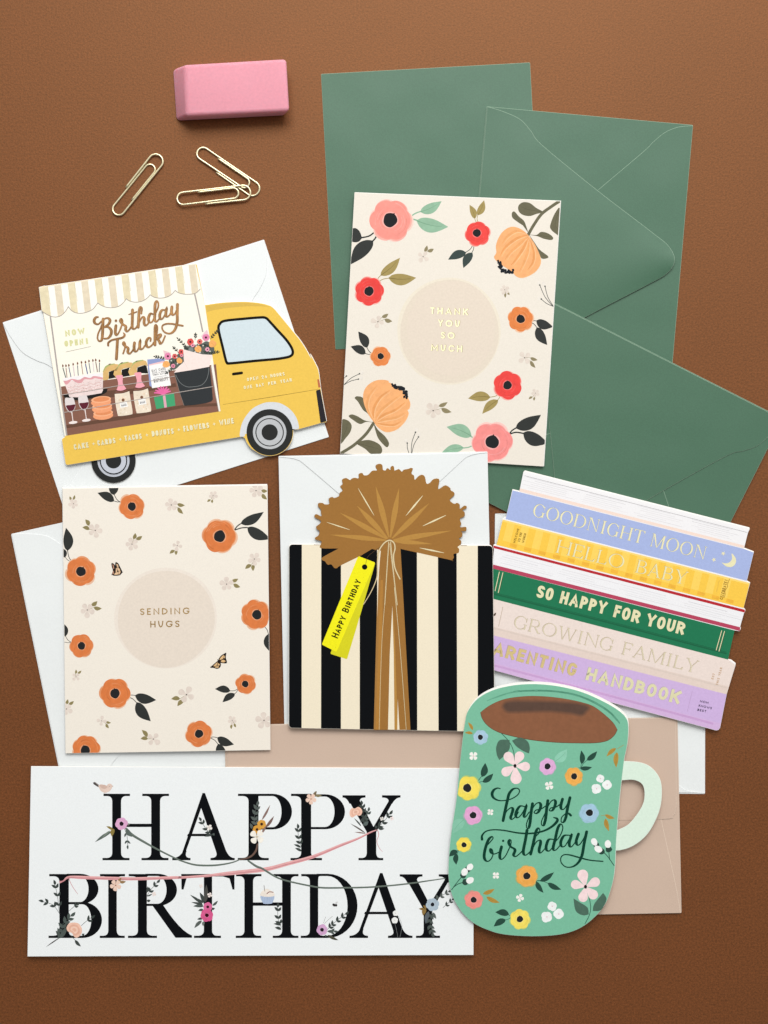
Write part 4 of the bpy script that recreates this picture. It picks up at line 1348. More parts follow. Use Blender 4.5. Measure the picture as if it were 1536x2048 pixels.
    pk.stroke([(962, 1250), (1210, 1313), (1455, 1376)], 3, mat('#DACAC0', 'print'), 4)
    pk.build()
    pu = Part(t, 'lilac_spine', h)
    pu.fill([(962, 1264), (1453.2, 1388.5), (1439.5, 1456), (1436.5, 1459.6), (1432, 1460.3), (1230, 1406.3), (1060, 1360), (961, 1333)], mat('#CDB2DF', 'print'), 3)
    pu.fill([(961, 1319), (1441, 1447), (1439.5, 1456), (1436.5, 1459.6), (1432, 1460.3), (1230, 1406.3), (1060, 1360), (961, 1333)], mat('#D2B2DC', 'print'), 3.5)
    pu.stroke([(962, 1324), (1200, 1386.5), (1425, 1447)], 4.2, mat('#C7A0D0', 'print'), 4)
    pu.build()
    F = mat('#FFF9CC', 'foil'); F2 = mat('#F6EACB', 'foil'); F3 = mat('#F2DA9A', 'foil')
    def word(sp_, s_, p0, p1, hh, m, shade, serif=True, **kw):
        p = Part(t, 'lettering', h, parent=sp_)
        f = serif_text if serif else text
        f(p, s_, (p0[0] - .45, p0[1] - .55), (p1[0] - .45, p1[1] - .55), hh, mat(shade, 'ink'), lv=8, **kw)  # darker copy, shifted, paints the shade at the stamped letter edges
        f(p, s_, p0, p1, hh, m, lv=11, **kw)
        p.build()
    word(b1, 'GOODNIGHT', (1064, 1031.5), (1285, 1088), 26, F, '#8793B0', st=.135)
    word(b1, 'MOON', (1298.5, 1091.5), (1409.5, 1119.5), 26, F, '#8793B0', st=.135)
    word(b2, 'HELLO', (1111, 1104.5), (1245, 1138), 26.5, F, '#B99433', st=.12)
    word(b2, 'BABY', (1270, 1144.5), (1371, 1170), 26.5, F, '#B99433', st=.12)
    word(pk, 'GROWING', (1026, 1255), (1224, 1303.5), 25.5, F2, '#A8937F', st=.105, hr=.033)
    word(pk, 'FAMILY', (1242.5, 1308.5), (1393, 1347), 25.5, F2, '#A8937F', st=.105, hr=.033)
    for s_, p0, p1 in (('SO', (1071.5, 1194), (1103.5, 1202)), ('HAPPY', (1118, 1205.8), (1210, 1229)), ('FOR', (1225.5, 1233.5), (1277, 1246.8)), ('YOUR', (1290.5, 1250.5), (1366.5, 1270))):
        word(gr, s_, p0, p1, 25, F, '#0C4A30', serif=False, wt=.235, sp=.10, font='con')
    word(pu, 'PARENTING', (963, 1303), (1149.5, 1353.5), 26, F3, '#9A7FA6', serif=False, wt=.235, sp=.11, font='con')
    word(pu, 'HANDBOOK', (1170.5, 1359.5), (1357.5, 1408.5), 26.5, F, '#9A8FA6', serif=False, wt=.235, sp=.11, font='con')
    p = Part(t, 'moon_and_stars', h, parent=b1)
    p.fill(o((1245, 748), (1268, 770), (1281, 803), (1270, 838), (1240, 856), (1200, 850), (1163, 818, 1), (1195, 827), (1228, 818), (1248, 790)), F, 8, sm=True)
    star(p, z1(o, (1178, 748)), 5, F, 8, 5, .3); star(p, z1(o, (1103, 798)), 5, F, 8, 5, .6)
    p.build()
    for zf, a, b in ((n, (155, 896), (121, 1046)), (n, (183, 902), (146, 1061)), (q, (1165, 326), (1122, 480)), (q, (1188, 331), (1144, 489))):
        A, B = z1(zf, a), z1(zf, b)
        p = Part(t, 'foil_line', h)
        p.stroke([A, B], 1.5, F, 9, sm=False)
        p.stroke([(A[0] + 1.6, A[1] + .3), (B[0] + 1.6, B[1] + .3)], .9, '#3F3A1C', 8, sm=False)
        p.build()
    Part(t, 'foil_line', h).stroke(pz((183, 135), (149, 290)), .8, '#B39C80', 8, sm=False).build()
    Part(t, 'foil_line', h).stroke(q((930, 812), (890, 972)), .7, '#B799C2', 8, sm=False).build()
    p = Part(t, 'small_lettering', h)
    for s_, a, b in (('WELCOME', (281, 668), (315, 552)), ('TO THE', (320, 656), (338, 582)), ('WORLD', (352, 664), (371, 588))):
        text(p, s_, z1(n, a), z1(n, b), 4.6, '#7A5C10', wt=.2, sp=.22, lv=9)
    text(p, 'CELEBRATE!', (1445.5, 1199.5), (1456, 1159.5), 6.5, '#8F6A1C', wt=.17, sp=.15, font='con', lv=9)
    R8 = Z(1344, 1140, 8)
    p.stroke(R8((922, 140), (890, 225), (885, 275), (850, 330), (850, 390), (832, 445)), .9, '#8F6A1C', 9)
    p.stroke(R8((775, 155), (745, 200), (735, 270), (710, 350)), .6, '#D3AE52', 9)
    text(p, 'EST', z1(q, (1099, 716)), z1(q, (1113, 670)), 4.6, '#C6A27E', wt=.2, sp=.2, font='con', lv=9)
    text(p, 'THIS YEAR', z1(q, (1136, 762)), z1(q, (1171, 622)), 4.6, '#C6A27E', wt=.2, sp=.2, font='con', lv=9)
    for s_, a, b in (('MOM', (990, 897), (1058, 912)), ('KNOWS', (980, 932), (1085, 955)), ('BEST', (970, 966), (1040, 980))):
        text(p, s_, z1(q, a), z1(q, b), 4.6, '#3E3050', wt=.2, sp=.2, lv=9)
    p.fill(pz((103, 214), (108, 195), (122, 182), (130, 184), (124, 202)), mat('#5E4E42', 'ink'), 8)
    p.build()
books()

# ------------------------------------------------------------------ teacup card
def teacup():
    t = Thing('teacup_card', 'green teacup card strewn with small flowers, with a pale mint handle', 'greeting card', (1070, 1462), 4.8, gy=-.001, group='greeting cards')
    a, b, c, d = Z(880, 1350, 4), Z(1100, 1350, 4), Z(880, 1600, 4), Z(1100, 1600, 4)
    out = a((185, 480), (200, 380), (222, 290), (300, 190), (420, 122), (560, 86), (700, 72), (830, 75), (980, 95), (1140, 137), (1300, 207), (1420, 277), (1485, 337), (1506, 400), (1503, 520), (1485, 620), (1470, 700)) + \
          c((1436, 0), (1411, 300), (1398, 560), (1365, 720), (1310, 852), (1200, 970), (1080, 1043), (930, 1080), (720, 1090), (520, 1076), (400, 1046), (270, 985), (170, 890), (100, 770), (72, 650), (68, 520), (85, 300), (130, 0)) + a((160, 700),)
    O = smooth(out, True, 5)
    G = mat('#7ABD9F', 'print')
    hd = Part(t, 'handle')
    hout = smooth(b((585, 688), (700, 695), (785, 722), (850, 780), (886, 850), (895, 940), (884, 1050)) + d((850, 150), (785, 265), (700, 345), (610, 390), (515, 409)), False, 5)
    hin = smooth(d((525, 246), (620, 200), (690, 122), (740, 40)) + b((756, 970), (750, 900), (722, 860), (660, 838), (575, 843)), False, 5)
    x0 = [(1238, 1700), (1225, 1702), (1225, 1661)]
    x1 = [(1232, 1562), (1232, 1523)]
    hd.slab(dedupe(hout + x0 + hin + x1), .02, .36, mat('#DCEFDF', 'print'), EDGE, .35)
    hd.build()
    bp = Part(t, 'back_panel').slab([(x + 1.2, y - 5.5 if y < 1460 else y - 1.5) for x, y in inset(O, .6)], .05, .34, EDGE, EDGE, .35).build()
    Part(t, 'front_panel').slab(O, .55, .86, G, mat('#DCE9DC', 'paper'), .35).build()
    h = .86 * MM
    cl = inset(O, .6)
    te = Part(t, 'tea', h)
    tea = a((322, 298, 1), (400, 240), (520, 190), (680, 168), (830, 169), (980, 185), (1130, 215), (1230, 250), (1330, 325), (1390, 385), (1420, 437, 1), (1395, 483), (1340, 525), (1250, 543), (1100, 545), (900, 538), (700, 515), (520, 475), (430, 440), (370, 395), (335, 345))
    ts = smooth(tea, True, 5)
    te.fill([(x, y + .4) for x, y in ts], mat('#5E4A36', 'ink'), 1)
    te.fill(inset(ts, .7), mat('#8A5A3E', 'paint'), 2)
    sm_ = a((495, 250), (540, 205), (700, 200), (900, 205), (1060, 215), (1170, 235), (1200, 265), (1175, 300), (1130, 330), (1040, 315), (900, 300), (760, 300), (600, 305), (530, 300))
    q = smooth(sm_, True, 5)
    for k, f in enumerate((-1.8, -.4, 1.0, 2.4, 3.8, 5.2)):
        te.fill(inset(q, f), mat(mixhex('#8A5A3E', '#594237', (k + 1) / 6), 'paint'), 3 + k * .6)
    te.build()
    rm = Part(t, 'rim_brushstroke', h, clip=cl)
    path = smooth(a((375, 208), (500, 160), (620, 132), (780, 125), (930, 132), (1080, 158), (1230, 217), (1350, 292), (1415, 358), (1448, 396)), False, 8)
    rnd = random.Random(3)
    rm.stroke(path, [.4, 1.6, 3.0, 3.6, 3.4, 3.8, 4.0, 4.0, 3.6, .8], mat('#549379', 'paint'), 2, sm=False)
    for i in range(0, len(path) - 8, 2):
        oy = rnd.uniform(-1.8, 1.8)
        rm.stroke([(x, y + oy) for x, y in path[i:i + rnd.randint(4, 9)]], rnd.uniform(.4, .9), mat(rnd.choice(('#6AAE90', '#4B8A70', '#5C9C82')), 'paint'), 3, sm=False)
    rm.build()
    PG = '#70B797'
    DK, GO = '#22493C', '#B08C3E'
    kw = dict(clip=None, paper=PG, h=h, stemw=4, halo=True)
    # gold twigs
    def twig(zf, stem, lvs, col=GO, vein='#8A6420'):
        p = Part(t, 'printed_sprig', h)
        if stem:
            p.stroke(zf(*stem), .8, mat(col, 'paint'), 2)
        for bb, tp, w in lvs:
            leaf(p, z1(zf, bb), z1(zf, tp), w / 4, mat(col, 'paint'), 2.5, vein=vein)
        p.build()
    twig(a, None, [((262, 440), (225, 378), 26), ((262, 468), (198, 462), 24)])
    twig(b, ((590, 560), (540, 590)), [((528, 586), (452, 652), 34), ((536, 618), (530, 742), 42)])
    twig(c, ((1290, 125), (1330, 120)), [((1320, 118), (1398, 147), 32), ((1324, 148), (1352, 250), 38)])
    twig(c, None, [((345, 750), (437, 711), 36), ((372, 775), (478, 822), 38)])
    PV = '#6FB295'
    flower(t, a, (325, 498), 58, '#A7C8DD', cc=(323, 498), rc=.36, n=7, rot=.2, **kw)
    flower(t, a, (862, 733), 66, '#E2AFDB', [(None, (918, 692), (1017, 594), 76, '#8FCDB3', PV)], cc=(860, 731), rc=.37, n=7, rot=.5, **kw)
    flower(t, a, (1070, 812), 71, '#EFAE52', [((1125, 745), (1135, 712), (1130, 603), 42, DK, None), ((1128, 745), (1175, 682), (1257, 610), 42, DK, None), ((1110, 742), (1120, 746), (1217, 738), 34, DK, None)], cc=(1073, 811), rc=.35, n=7, rot=.1, **kw)
    flower(t, a, (226, 905), 96, '#F4DF5C', [((300, 858), (337, 815), (362, 703), 54, DK, None), ((302, 860), (342, 858), (426, 788), 44, DK, None)], cc=(218, 904), rc=.345, n=7, rot=.3, clip=cl, paper=PG, h=h, stemw=5)
    flower(t, c, (266, 122), 74, '#E6A8D4', [(None, (192, 158), (102, 266), 84, '#86C3A9', PV)], cc=(265, 122), rc=.36, n=6, rot=.3, **kw)
    flower(t, c, (1192, 108), 77, '#A3C8DF', cc=(1196, 102), rc=.36, n=6, rot=.4, **kw)
    flower(t, c, (191, 358), 59, '#F5DD58', [((155, 395), (140, 406), (73, 452), 44, DK, None), ((150, 398), (133, 430), (130, 518), 42, DK, None)], cc=(192, 359), rc=.35, n=7, rot=.2, **kw)
    flower(t, c, (695, 610), 86, '#EEAA50', [((768, 645), (800, 650), (912, 578), 42, DK, None), ((770, 648), (862, 664), (970, 717), 42, DK, None), ((768, 640), (768, 652), (828, 743), 40, DK, None)], cc=(694, 608), rc=.33, n=7, rot=.4, **kw)
    flower(t, c, (270, 798), 71, '#EE9086', cc=(269, 799), rc=.34, n=7, rot=.25, **kw)
    flower(t, c, (641, 954), 78, '#F5E063', [((575, 938), (552, 915), (442, 898), 52, DK, None), ((570, 938), (525, 957), (430, 1012), 50, DK, None)], cc=(639, 953), rc=.33, n=7, rot=.5, **kw)
    # pink five-petal blossoms with broad leaves
    def pink(zf, C, tips, stem, lvs, w=.62):
        p = Part(t, 'printed_blossom', h)
        p.stroke(zf(*stem), 1.4, mat('#33604E', 'ink'), 2)
        for lf in lvs:
            p.fill(zf(*lf), mat('#4B6C5C', 'paint'), 2.5, sm=True)
        cc = z1(zf, C)
        for tp in tips:
            e = z1(zf, tp)
            l = math.hypot(e[0] - cc[0], e[1] - cc[1]); an = math.atan2(e[1] - cc[1], e[0] - cc[0])
            petals(p, cc, l, '#F6DCDD', 1, an, 3.5, w=w, heart=None)
        p.disc(cc, 3.1, mat('#1E1B1C', 'ink'), 6, ry=3.8, n=14, wob=.06)
        p.build()
    pink(a, (600, 727), [(525, 622), (652, 615), (720, 735), (612, 872), (497, 795)], ((600, 690), (585, 600), (550, 530), (490, 465)),
         [[(556, 520, 1), (480, 520), (450, 575), (455, 640), (475, 680, 1), (520, 640), (558, 585)], [(576, 525, 1), (640, 500), (700, 530), (718, 580), (712, 628, 1), (660, 605), (610, 570)]])
    pink(c, (1164, 694), [(1132, 558), (1276, 640), (1252, 785), (1136, 815), (1048, 668)], ((1185, 740), (1205, 850), (1195, 920), (1160, 990)),
         [[(1068, 788, 1), (1120, 820), (1180, 860), (1190, 915, 1), (1140, 922), (1085, 885)], [(1305, 743, 1), (1332, 790), (1310, 850), (1280, 885), (1222, 888, 1), (1235, 830)]])
    for zf, C, r, rot in ((a, (267, 648), 36, .8), (a, (873, 885), 36, .6), (c, (403, 97), 27, .9), (c, (447, 604), 29, .8), (c, (640, 783), 32, .3)):
        p = Part(t, 'printed_blossom', h)
        petals(p, z1(zf, C), r / 4, '#F4F2EC', 4, rot, 2, w=.85, heart='#D9A0A0', rh=.12)
        p.build()
    for zf, cs in ((a, ((1283, 828, 33), (1337, 880, 39), (1253, 910, 41))), (c, ((898, 850, 38), (950, 912, 42), (855, 935, 45)))):
        p = Part(t, 'printed_blossom', h)
        for i, (x, y, r) in enumerate(cs):
            C = z1(zf, (x, y))
            p.fill(scallop(C, r / 4, 4, .4 + i * .5, .16, i, 32), mat('#F1F4F3', 'paint'), 2 + i * .3)
            p.disc(C, 1.5, mat('#E3C6CC', 'paint'), 4, n=10)
        p.build()
    def wb(zf, stems, bd, cal):
        p = Part(t, 'printed_sprig', h)
        for s_ in stems:
            p.stroke(zf(*s_), 1.5, mat(DK, 'ink'), 2)
        for (x, y, r), (u, v) in zip(bd, cal):
            p.disc(z1(zf, (u, v)), r / 4.6, mat('#2E4A40', 'ink'), 3, n=12, wob=.1, seed=int(x))
            an = math.atan2(y - v, x - u)
            p.disc(z1(zf, (x, y)), r / 3.6, mat('#F3F4F2', 'paint'), 4, ry=r / 4.6, rot=an, n=16, wob=.06, seed=int(y))
        p.build()
    wb(c, [((1393, 525), (1340, 450), (1290, 400)), ((1358, 478), (1352, 430), (1350, 385))], [(1234, 335, 28), (1266, 393, 30), (1343, 352, 29)], [(1250, 360), (1292, 410), (1350, 395)])
    wb(c, [((93, 718), (140, 655), (185, 600)), ((108, 697), (150, 670), (205, 655))], [(240, 536, 27), (196, 576, 29), (240, 643, 29)], [(220, 556), (186, 602), (202, 657)])
    # hand lettering
    z = Z(950, 1560, 6)
    p = Part(t, 'lettering', h)
    I = mat('#0D3D2E', 'ink')
    pen = (2.2, 6.0)
    for i, s_ in enumerate((
        [(302, 104), (270, 97), (228, 118), (205, 165), (225, 215), (285, 245), (360, 245), (440, 225), (510, 180), (535, 130), (508, 100), (455, 110), (410, 165), (390, 240), (365, 350), (337, 487)],
        [(352, 430), (385, 368), (432, 333), (455, 352), (440, 410), (428, 450), (445, 472), (490, 435), (520, 385)],
        [(605, 322), (545, 312), (505, 360), (488, 420), (508, 452), (548, 425), (595, 350), (615, 308), (592, 400), (590, 440), (610, 440), (650, 385)],
        [(690, 285), (672, 400), (662, 500), (645, 574), (620, 570), (620, 520), (648, 445), (690, 345), (730, 287), (772, 273), (790, 308), (770, 370), (735, 402), (710, 388), (735, 360), (790, 350), (850, 310)],
        [(874, 248), (860, 350), (848, 460), (825, 542), (800, 536), (800, 490), (832, 420), (870, 330), (910, 260), (948, 239), (967, 265), (955, 320), (925, 367), (893, 365), (912, 335), (970, 325), (1022, 290)],
        [(1050, 230), (1030, 310), (1040, 350), (1070, 346), (1108, 290), (1140, 212)],
        [(1140, 212), (1112, 330), (1090, 450), (1062, 505), (1035, 500), (1040, 450), (1080, 410), (1120, 400), (1150, 425)],
        [(130, 800), (185, 740), (216, 700), (203, 680), (165, 712), (130, 800), (110, 900), (120, 955), (155, 976), (195, 945), (216, 890), (207, 838), (187, 830), (192, 868), (230, 888), (290, 865)],
        [(318, 802), (300, 880), (300, 935), (325, 950), (370, 905), (405, 830)],
        [(395, 855), (428, 780), (433, 728), (415, 720), (405, 755), (430, 800), (470, 825), (480, 850), (463, 900), (490, 917), (540, 880), (575, 840)],
        [(625, 602), (605, 720), (580, 850), (592, 897), (622, 895), (665, 855)],
        [(735, 670), (765, 640), (778, 600), (762, 578), (735, 610), (715, 690), (690, 800), (668, 888)],
        [(685, 835), (735, 745), (778, 724), (787, 758), (770, 830), (775, 870), (800, 866), (850, 810)],
        [(940, 712), (885, 716), (855, 790), (860, 840), (893, 850), (935, 800), (965, 740)],
        [(965, 740), (1020, 670), (1052, 590), (1045, 538), (1018, 535), (990, 590), (965, 700), (940, 800), (945, 840), (975, 836), (1025, 780)],
        [(1145, 664), (1070, 668), (1030, 740), (1040, 796), (1080, 790), (1130, 710), (1158, 655), (1132, 750), (1140, 797), (1165, 795), (1215, 730)],
        [(1242, 648), (1215, 730), (1227, 778), (1260, 770), (1305, 700), (1340, 622)],
        [(1340, 622), (1310, 760), (1285, 900), (1240, 990), (1170, 1040), (1090, 1042), (1035, 990), (1032, 930), (1070, 897), (1140, 900), (1250, 930), (1380, 962), (1535, 976)])):
        p.stroke(z(*s_), 3, I, 9 + i * .2, n=8, pen=pen)
    p.stroke(z((85, 712), (85, 668), (130, 617), (220, 597), (350, 605), (520, 635), (680, 640), (820, 612), (920, 560), (982, 500), (985, 465), (940, 448)), [5.2, 4.0, 2.6, 2.4, 2.6, 3.0, 3.4, 3.6, 4.6, 5.6, 4.6, 1.2], I, 14, n=8)
    p.disc(z1(z, (338, 730)), 2.3, I, 15, n=14)
    p.build()
teacup()

# ------------------------------------------------------------------ long HAPPY BIRTHDAY card
def banner():
    q = [(62, 1533), (947, 1537), (947, 1910), (55, 1913)]
    t = card('birthday_banner_card', 'long white card with big black serif capitals wound with flowers and vines', q, 1.6, mat('#EEF2F3', 'paper'), EDGE, back_shift=(0, -.8), tilt=(0, .0028, 60, 1535))
    h = t.top
    K = mat('#0D0F12', 'ink')
    def letter(polys, lv=1):
        p = Part(t, 'printed_letter', h)
        for k, pl in enumerate(polys):
            p.fill(pl, K, lv + .2 * k)
        p.build()
    def fr(base):
        return lambda pts: [(x, base - y) for x, y in pts]
    def st(x, base, H, w, lx, rx, tlx=None, trx=None, **k):
        """stem centred at x with foot serif from lx to rx and head serif tlx..trx"""
        sl, sr = x - w / 2 - lx, rx - x - w / 2
        tl = sl if tlx is None else x - w / 2 - tlx
        tr = sr if trx is None else trx - x - w / 2
        return fr(base)(s_stem(x, 0, H, w, 4.6, sl, sr, 11, tl=tl, tr=tr, **k))
    def quad(*pts):
        return list(pts)
    def bowl(base, x0, xc, xr, yt, yb, w, hr):
        return fr(base)(s_bowl(x0, xc, xr, yt, yb, w, hr))
    b1, H1 = 1720.5, 133
    letter([st(233.3, b1, H1, 17.8, 205, 259, 207, 260), st(311.3, b1, H1, 17.8, 283, 337, 284.5, 338), quad((240, 1647.5), (304, 1647.5), (304, 1654), (240, 1654))])
    def A(apx, apy, base, lf, rf, cy, ll, rr, hr=4.6):
        # lf/rf: foot serif spans; ll/rr: leg centre and width at the foot
        return [quad((apx - 3, apy), (apx + 2, apy), (rr[0] + rr[1] / 2, base - hr), (rr[0] - rr[1] / 2, base - hr), (apx - 7, apy + 26)),
                quad((apx - 3, apy), (apx, apy + 14), (ll[0] + ll[1] / 2, base - hr), (ll[0] - ll[1] / 2, base - hr)),
                quad((ll[0] + 12, cy - 2.5), (rr[0] - 15, cy - 2.5), (rr[0] - 13, cy + 2.5), (ll[0] + 10, cy + 2.5)),
                [(lf[0], base), (lf[1], base), (lf[1], base - hr)] + qb((lf[1] - 2, base - hr), (ll[0] + ll[1] / 2 + 1, base - hr * 1.2), (ll[0] + ll[1] / 2 + 6, base - hr - 14)) + qb((ll[0] - ll[1] / 2 + 6, base - hr - 14), (ll[0] - ll[1] / 2 - 1, base - hr * 1.2), (lf[0] + 2, base - hr)) + [(lf[0], base - hr)],
                [(rf[0], base), (rf[1], base), (rf[1], base - hr)] + qb((rf[1] - 2, base - hr), (rr[0] + rr[1] / 2 + 1, base - hr * 1.2), (rr[0] + rr[1] / 2 - 5, base - hr - 14)) + qb((rr[0] - rr[1] / 2 - 5, base - hr - 14), (rr[0] - rr[1] / 2 + 1, base - hr * 1.2), (rf[0] + 2, base - hr)) + [(rf[0], base - hr)]]
    letter(A(408, 1586, b1, (344.5, 381), (421, 469.5), 1670, (364, 6.5), (447, 21)))
    letter([st(507, b1, H1, 20, 475.5, 537.5, 476, 517), bowl(b1, 514, 545, 584, 133, 61.5, 21, 4.6)])
    letter([st(612.3, b1, H1, 20, 581, 644, 582, 622), bowl(b1, 619, 650, 690, 132, 62, 21, 4.6)])
    def Yl(base, top, xl0, xl1, xr0, xr1, jx, jy, sx, w, f0, f1, lc, rc):
        hr = 4.6
        return [st(sx, base, base - jy, w, f0, f1, top=False),
                quad((lc[0] - lc[1] / 2, top + hr), (lc[0] + lc[1] / 2, top + hr), (sx + w / 2, jy + 2), (sx - w / 2, jy + 2)),
                quad((rc[0] - rc[1] / 2, top + hr), (rc[0] + rc[1] / 2, top + hr), (sx + w / 2, jy + 2), (sx + w / 2 - 8, jy - 4)),
                [(xl0, top), (xl1, top), (xl1, top + hr)] + qb((xl1 - 2, top + hr), (lc[0] + lc[1] / 2, top + hr * 1.2), (lc[0] + lc[1] / 2 + 5, top + 17)) + qb((lc[0] - lc[1] / 2 + 5, top + 17), (lc[0] - lc[1] / 2, top + hr * 1.2), (xl0 + 2, top + hr)) + [(xl0, top + hr)],
                [(xr0, top), (xr1, top), (xr1, top + hr)] + qb((xr1 - 2, top + hr), (rc[0] + rc[1] / 2, top + hr * 1.2), (rc[0] + rc[1] / 2 - 6, top + 17)) + qb((rc[0] - rc[1] / 2 - 6, top + 17), (rc[0] - rc[1] / 2, top + hr * 1.2), (xr0 + 2, top + hr)) + [(xr0, top + hr)]]
    letter(Yl(b1, 1590.5, 685, 731, 764, 801, 742, 1662, 743, 19, 717, 766.5, (705, 22), (786, 9)))
    b2, H2 = 1876, 128
    letter([st(128.2, b2, H2, 18.8, 97, 150, 98.5, 140, ), bowl(b2, 134, 160, 197, 128.5, 67.5, 20, 4.4), bowl(b2, 134, 165, 204, 72, 0, 21.5, 4.6)])
    letter([st(225, b2, H2, 17, 199.5, 249.5, 200, 250)])
    letter([st(284.8, b2, H2, 18, 256, 314, 257.5, 296), bowl(b2, 291, 315, 354, 128.5, 64, 21, 4.5), [(304, 1810), (325, 1808)] + qb((325, 1808), (360, 1862), (384, 1871)) + [(384, 1875.5), (351, 1875.5)]])
    letter([st(416, b2, 126, 16.5, 388, 442, top=False), quad((362.5, 1748), (469, 1748), (469, 1779), (465, 1779), (459, 1757), (446, 1753), (386, 1753), (373, 1757), (367, 1779), (363, 1779))])
    letter([st(497.5, b2, H2, 17.5, 471.5, 522.5, 472, 523), st(573, b2, H2, 17.5, 545.5, 597, 547, 597), quad((505, 1804.8), (566, 1804.8), (566, 1811.5), (505, 1811.5))])
    letter([st(628, b2, H2, 16.8, 601.5, 650, 602.5, 640), bowl(b2, 633, 655, 715, 128.5, 0, 20, 4.6)])
    letter(A(763, 1746, b2, (699, 736), (776, 825), 1826, (718, 6.5), (800, 20)))
    letter(Yl(b2, 1748.5, 799.5, 845, 877.5, 916, 857, 1817, 856, 17.5, 832, 880, (820, 21), (898, 9)))
    # ribbons and vines
    a, b, c = Z(40, 1510, 4), Z(300, 1510, 4), Z(580, 1510, 4)
    d, e, f = Z(40, 1710, 4), Z(300, 1710, 4), Z(580, 1710, 4)
    GV, PKr, PKd = mat('#5C6860', 'paint'), mat('#E7AEAE', 'paint'), mat('#CF8D92', 'paint')
    p = Part(t, 'printed_vine', h)
    v1 = a((850, 590), (900, 640), (1000, 700), (1100, 755), (1230, 820)) + b((260, 850), (370, 880), (520, 882), (650, 862), (720, 835))
    p.stroke(v1, [4.5, 5, 4.4, 3.6, 3.2, 2.8, 3.2, 3.6, 3.4, 2.6, 2.2], GV, 6)
    p.stroke([(x, y - .9) for x, y in v1], .7, mat('#7C877D', 'paint'), 7)
    p.stroke(b((720, 838), (800, 815), (845, 770), (860, 715)), [2.4, 3.6, 4, 3.4], mat('#6A5248', 'paint'), 7)
    v2 = b((785, 845), (850, 890)) + e((900, 110), (980, 160), (1040, 190), (1130, 215), (1270, 245)) + f((260, 262), (430, 262), (620, 258), (800, 245), (980, 225), (1100, 207), (1240, 188))
    p.stroke(v2, [3.2, 4.4, 4, 3.6, 3.2, 3.2, 3.2, 3.4, 3.2, 3.2, 3.0, 3.0, 2.6, 1.6], GV, 6)
    p.stroke([(x, y - .8) for x, y in v2], .7, mat('#7C877D', 'paint'), 7)
    p.build()
    p = Part(t, 'printed_ribbon', h)
    r1 = d((318, 222), (350, 205), (390, 178), (500, 180), (700, 186), (930, 190), (1250, 180)) + e((250, 180), (430, 168), (600, 150), (800, 130), (950, 110)) + b((1100, 870), (1300, 815)) + c((400, 725), (540, 670), (640, 620), (690, 600))
    p.stroke(r1, [1.5, 2.5, 4.5, 6.5, 6.5, 6.5, 6, 5.2, 4.6, 5.5, 8.2, 8.5, 8.0, 7.5, 6.5, 5.5, 4, 2.4, 1.5], PKr, 3)
    p.stroke([(x, y + 1) for x, y in r1], [.5, 1, 2, 2.6, 2.6, 2.6, 2, 1.6, 1.3, 1.6, 2, 2.2, 2.4, 2.6, 2.4, 2, 1.2, .7], PKd, 4)
    p.stroke(d((316, 212), (345, 208), (392, 175), (395, 200), (425, 260), (462, 312)), [2, 2.4, 1.6, 1.2, 1, .7], PKd, 5)
    p.stroke(c((700, 600), (710, 640), (695, 690), (712, 740), (740, 775)), [1.4, 1.2, 1, .9, .5], PKd, 5)
    p.build()
    # the ornaments
    DKL, DK2, OLV = '#3E4643', '#4E5854', '#8C7A3E'
    p = Part(t, 'printed_bird', h)
    p.fill(a((632, 240), (600, 215), (583, 222), (590, 235), (628, 258)), mat('#4C4745', 'paint'), 2)
    p.stroke(a((598, 216), (632, 247)), .5, '#C9BBB4', 2.6, sm=False)
    p.fill(a((628, 245), (650, 235), (690, 245), (705, 232), (725, 230), (738, 245), (735, 265), (715, 290), (680, 302), (650, 290), (635, 268)), mat('#E3CBBE', 'paint'), 3, sm=True)
    p.fill(a((640, 240), (680, 240), (698, 258), (675, 272), (650, 262)), mat('#D3B6A8', 'paint'), 4, sm=True)
    p.fill(a((736, 243), (748, 249), (736, 256)), '#C9B2A2', 4)
    p.disc(z1(a, (717, 250)), .7, '#6F6A72', 5, n=8)
    for x in (678, 690):
        p.stroke(a((x, 300), (x - 2, 310)), .5, '#B59A8C', 4, sm=False)
    p.build()
    def small(zf, C, r, col, n=6, rc=.3, leaves=(), name='printed_flower', sprigs=(), lv=8, dark='#2A1F26', extra=None):
        p = Part(t, name, h)
        for pts, cl_, lw, ll, nn in sprigs:
            sprig(p, zf(*pts), mat(cl_, 'ink'), lw, ll, nn, lv - 1, w=.8)
        for bb, tp, w, lc in leaves:
            leaf(p, z1(zf, bb), z1(zf, tp), w / 4, mat(lc, 'paint'), lv - .5)
        if extra: extra(p)
        if r:
            bloom(p, z1(zf, C), r / 4, col, '#F2E6EA', n, rc, .3, int(C[0]), lv, dark=dark, halo=False)
        p.build()
    small(a, (812, 550), 50, '#DFA9CE', rc=.34, leaves=[((735, 610), (600, 697), 26, '#5A6660'), ((720, 605), (655, 665), 14, '#7A867A'), ((750, 590), (735, 652), 34, OLV), ((745, 600), (690, 570), 20, OLV), ((850, 590), (898, 655), 40, '#5A6660'), ((855, 555), (880, 550), 18, '#7C8078')],
          sprigs=[((835, 590), (855, 640), (862, 730)), ] and [([(835, 590), (855, 640), (862, 720)], DK2, 4, 9, 2)])
    def wbud(p, zf, C, r):
        petals(p, z1(zf, C), r / 4, '#F1ECE6', 4, .5, 9, w=.9, heart='#CFA9A0', rh=.14)
    small(b, (0, 0), 0, '', sprigs=[([(495, 640), (455, 600), (410, 530)], DKL, 5, 10, 3)], name='printed_sprig', leaves=[((495, 640), (435, 652), 22, DKL), ((500, 640), (515, 625), 20, DK2)], extra=lambda p: wbud(p, b, (475, 580), 24))
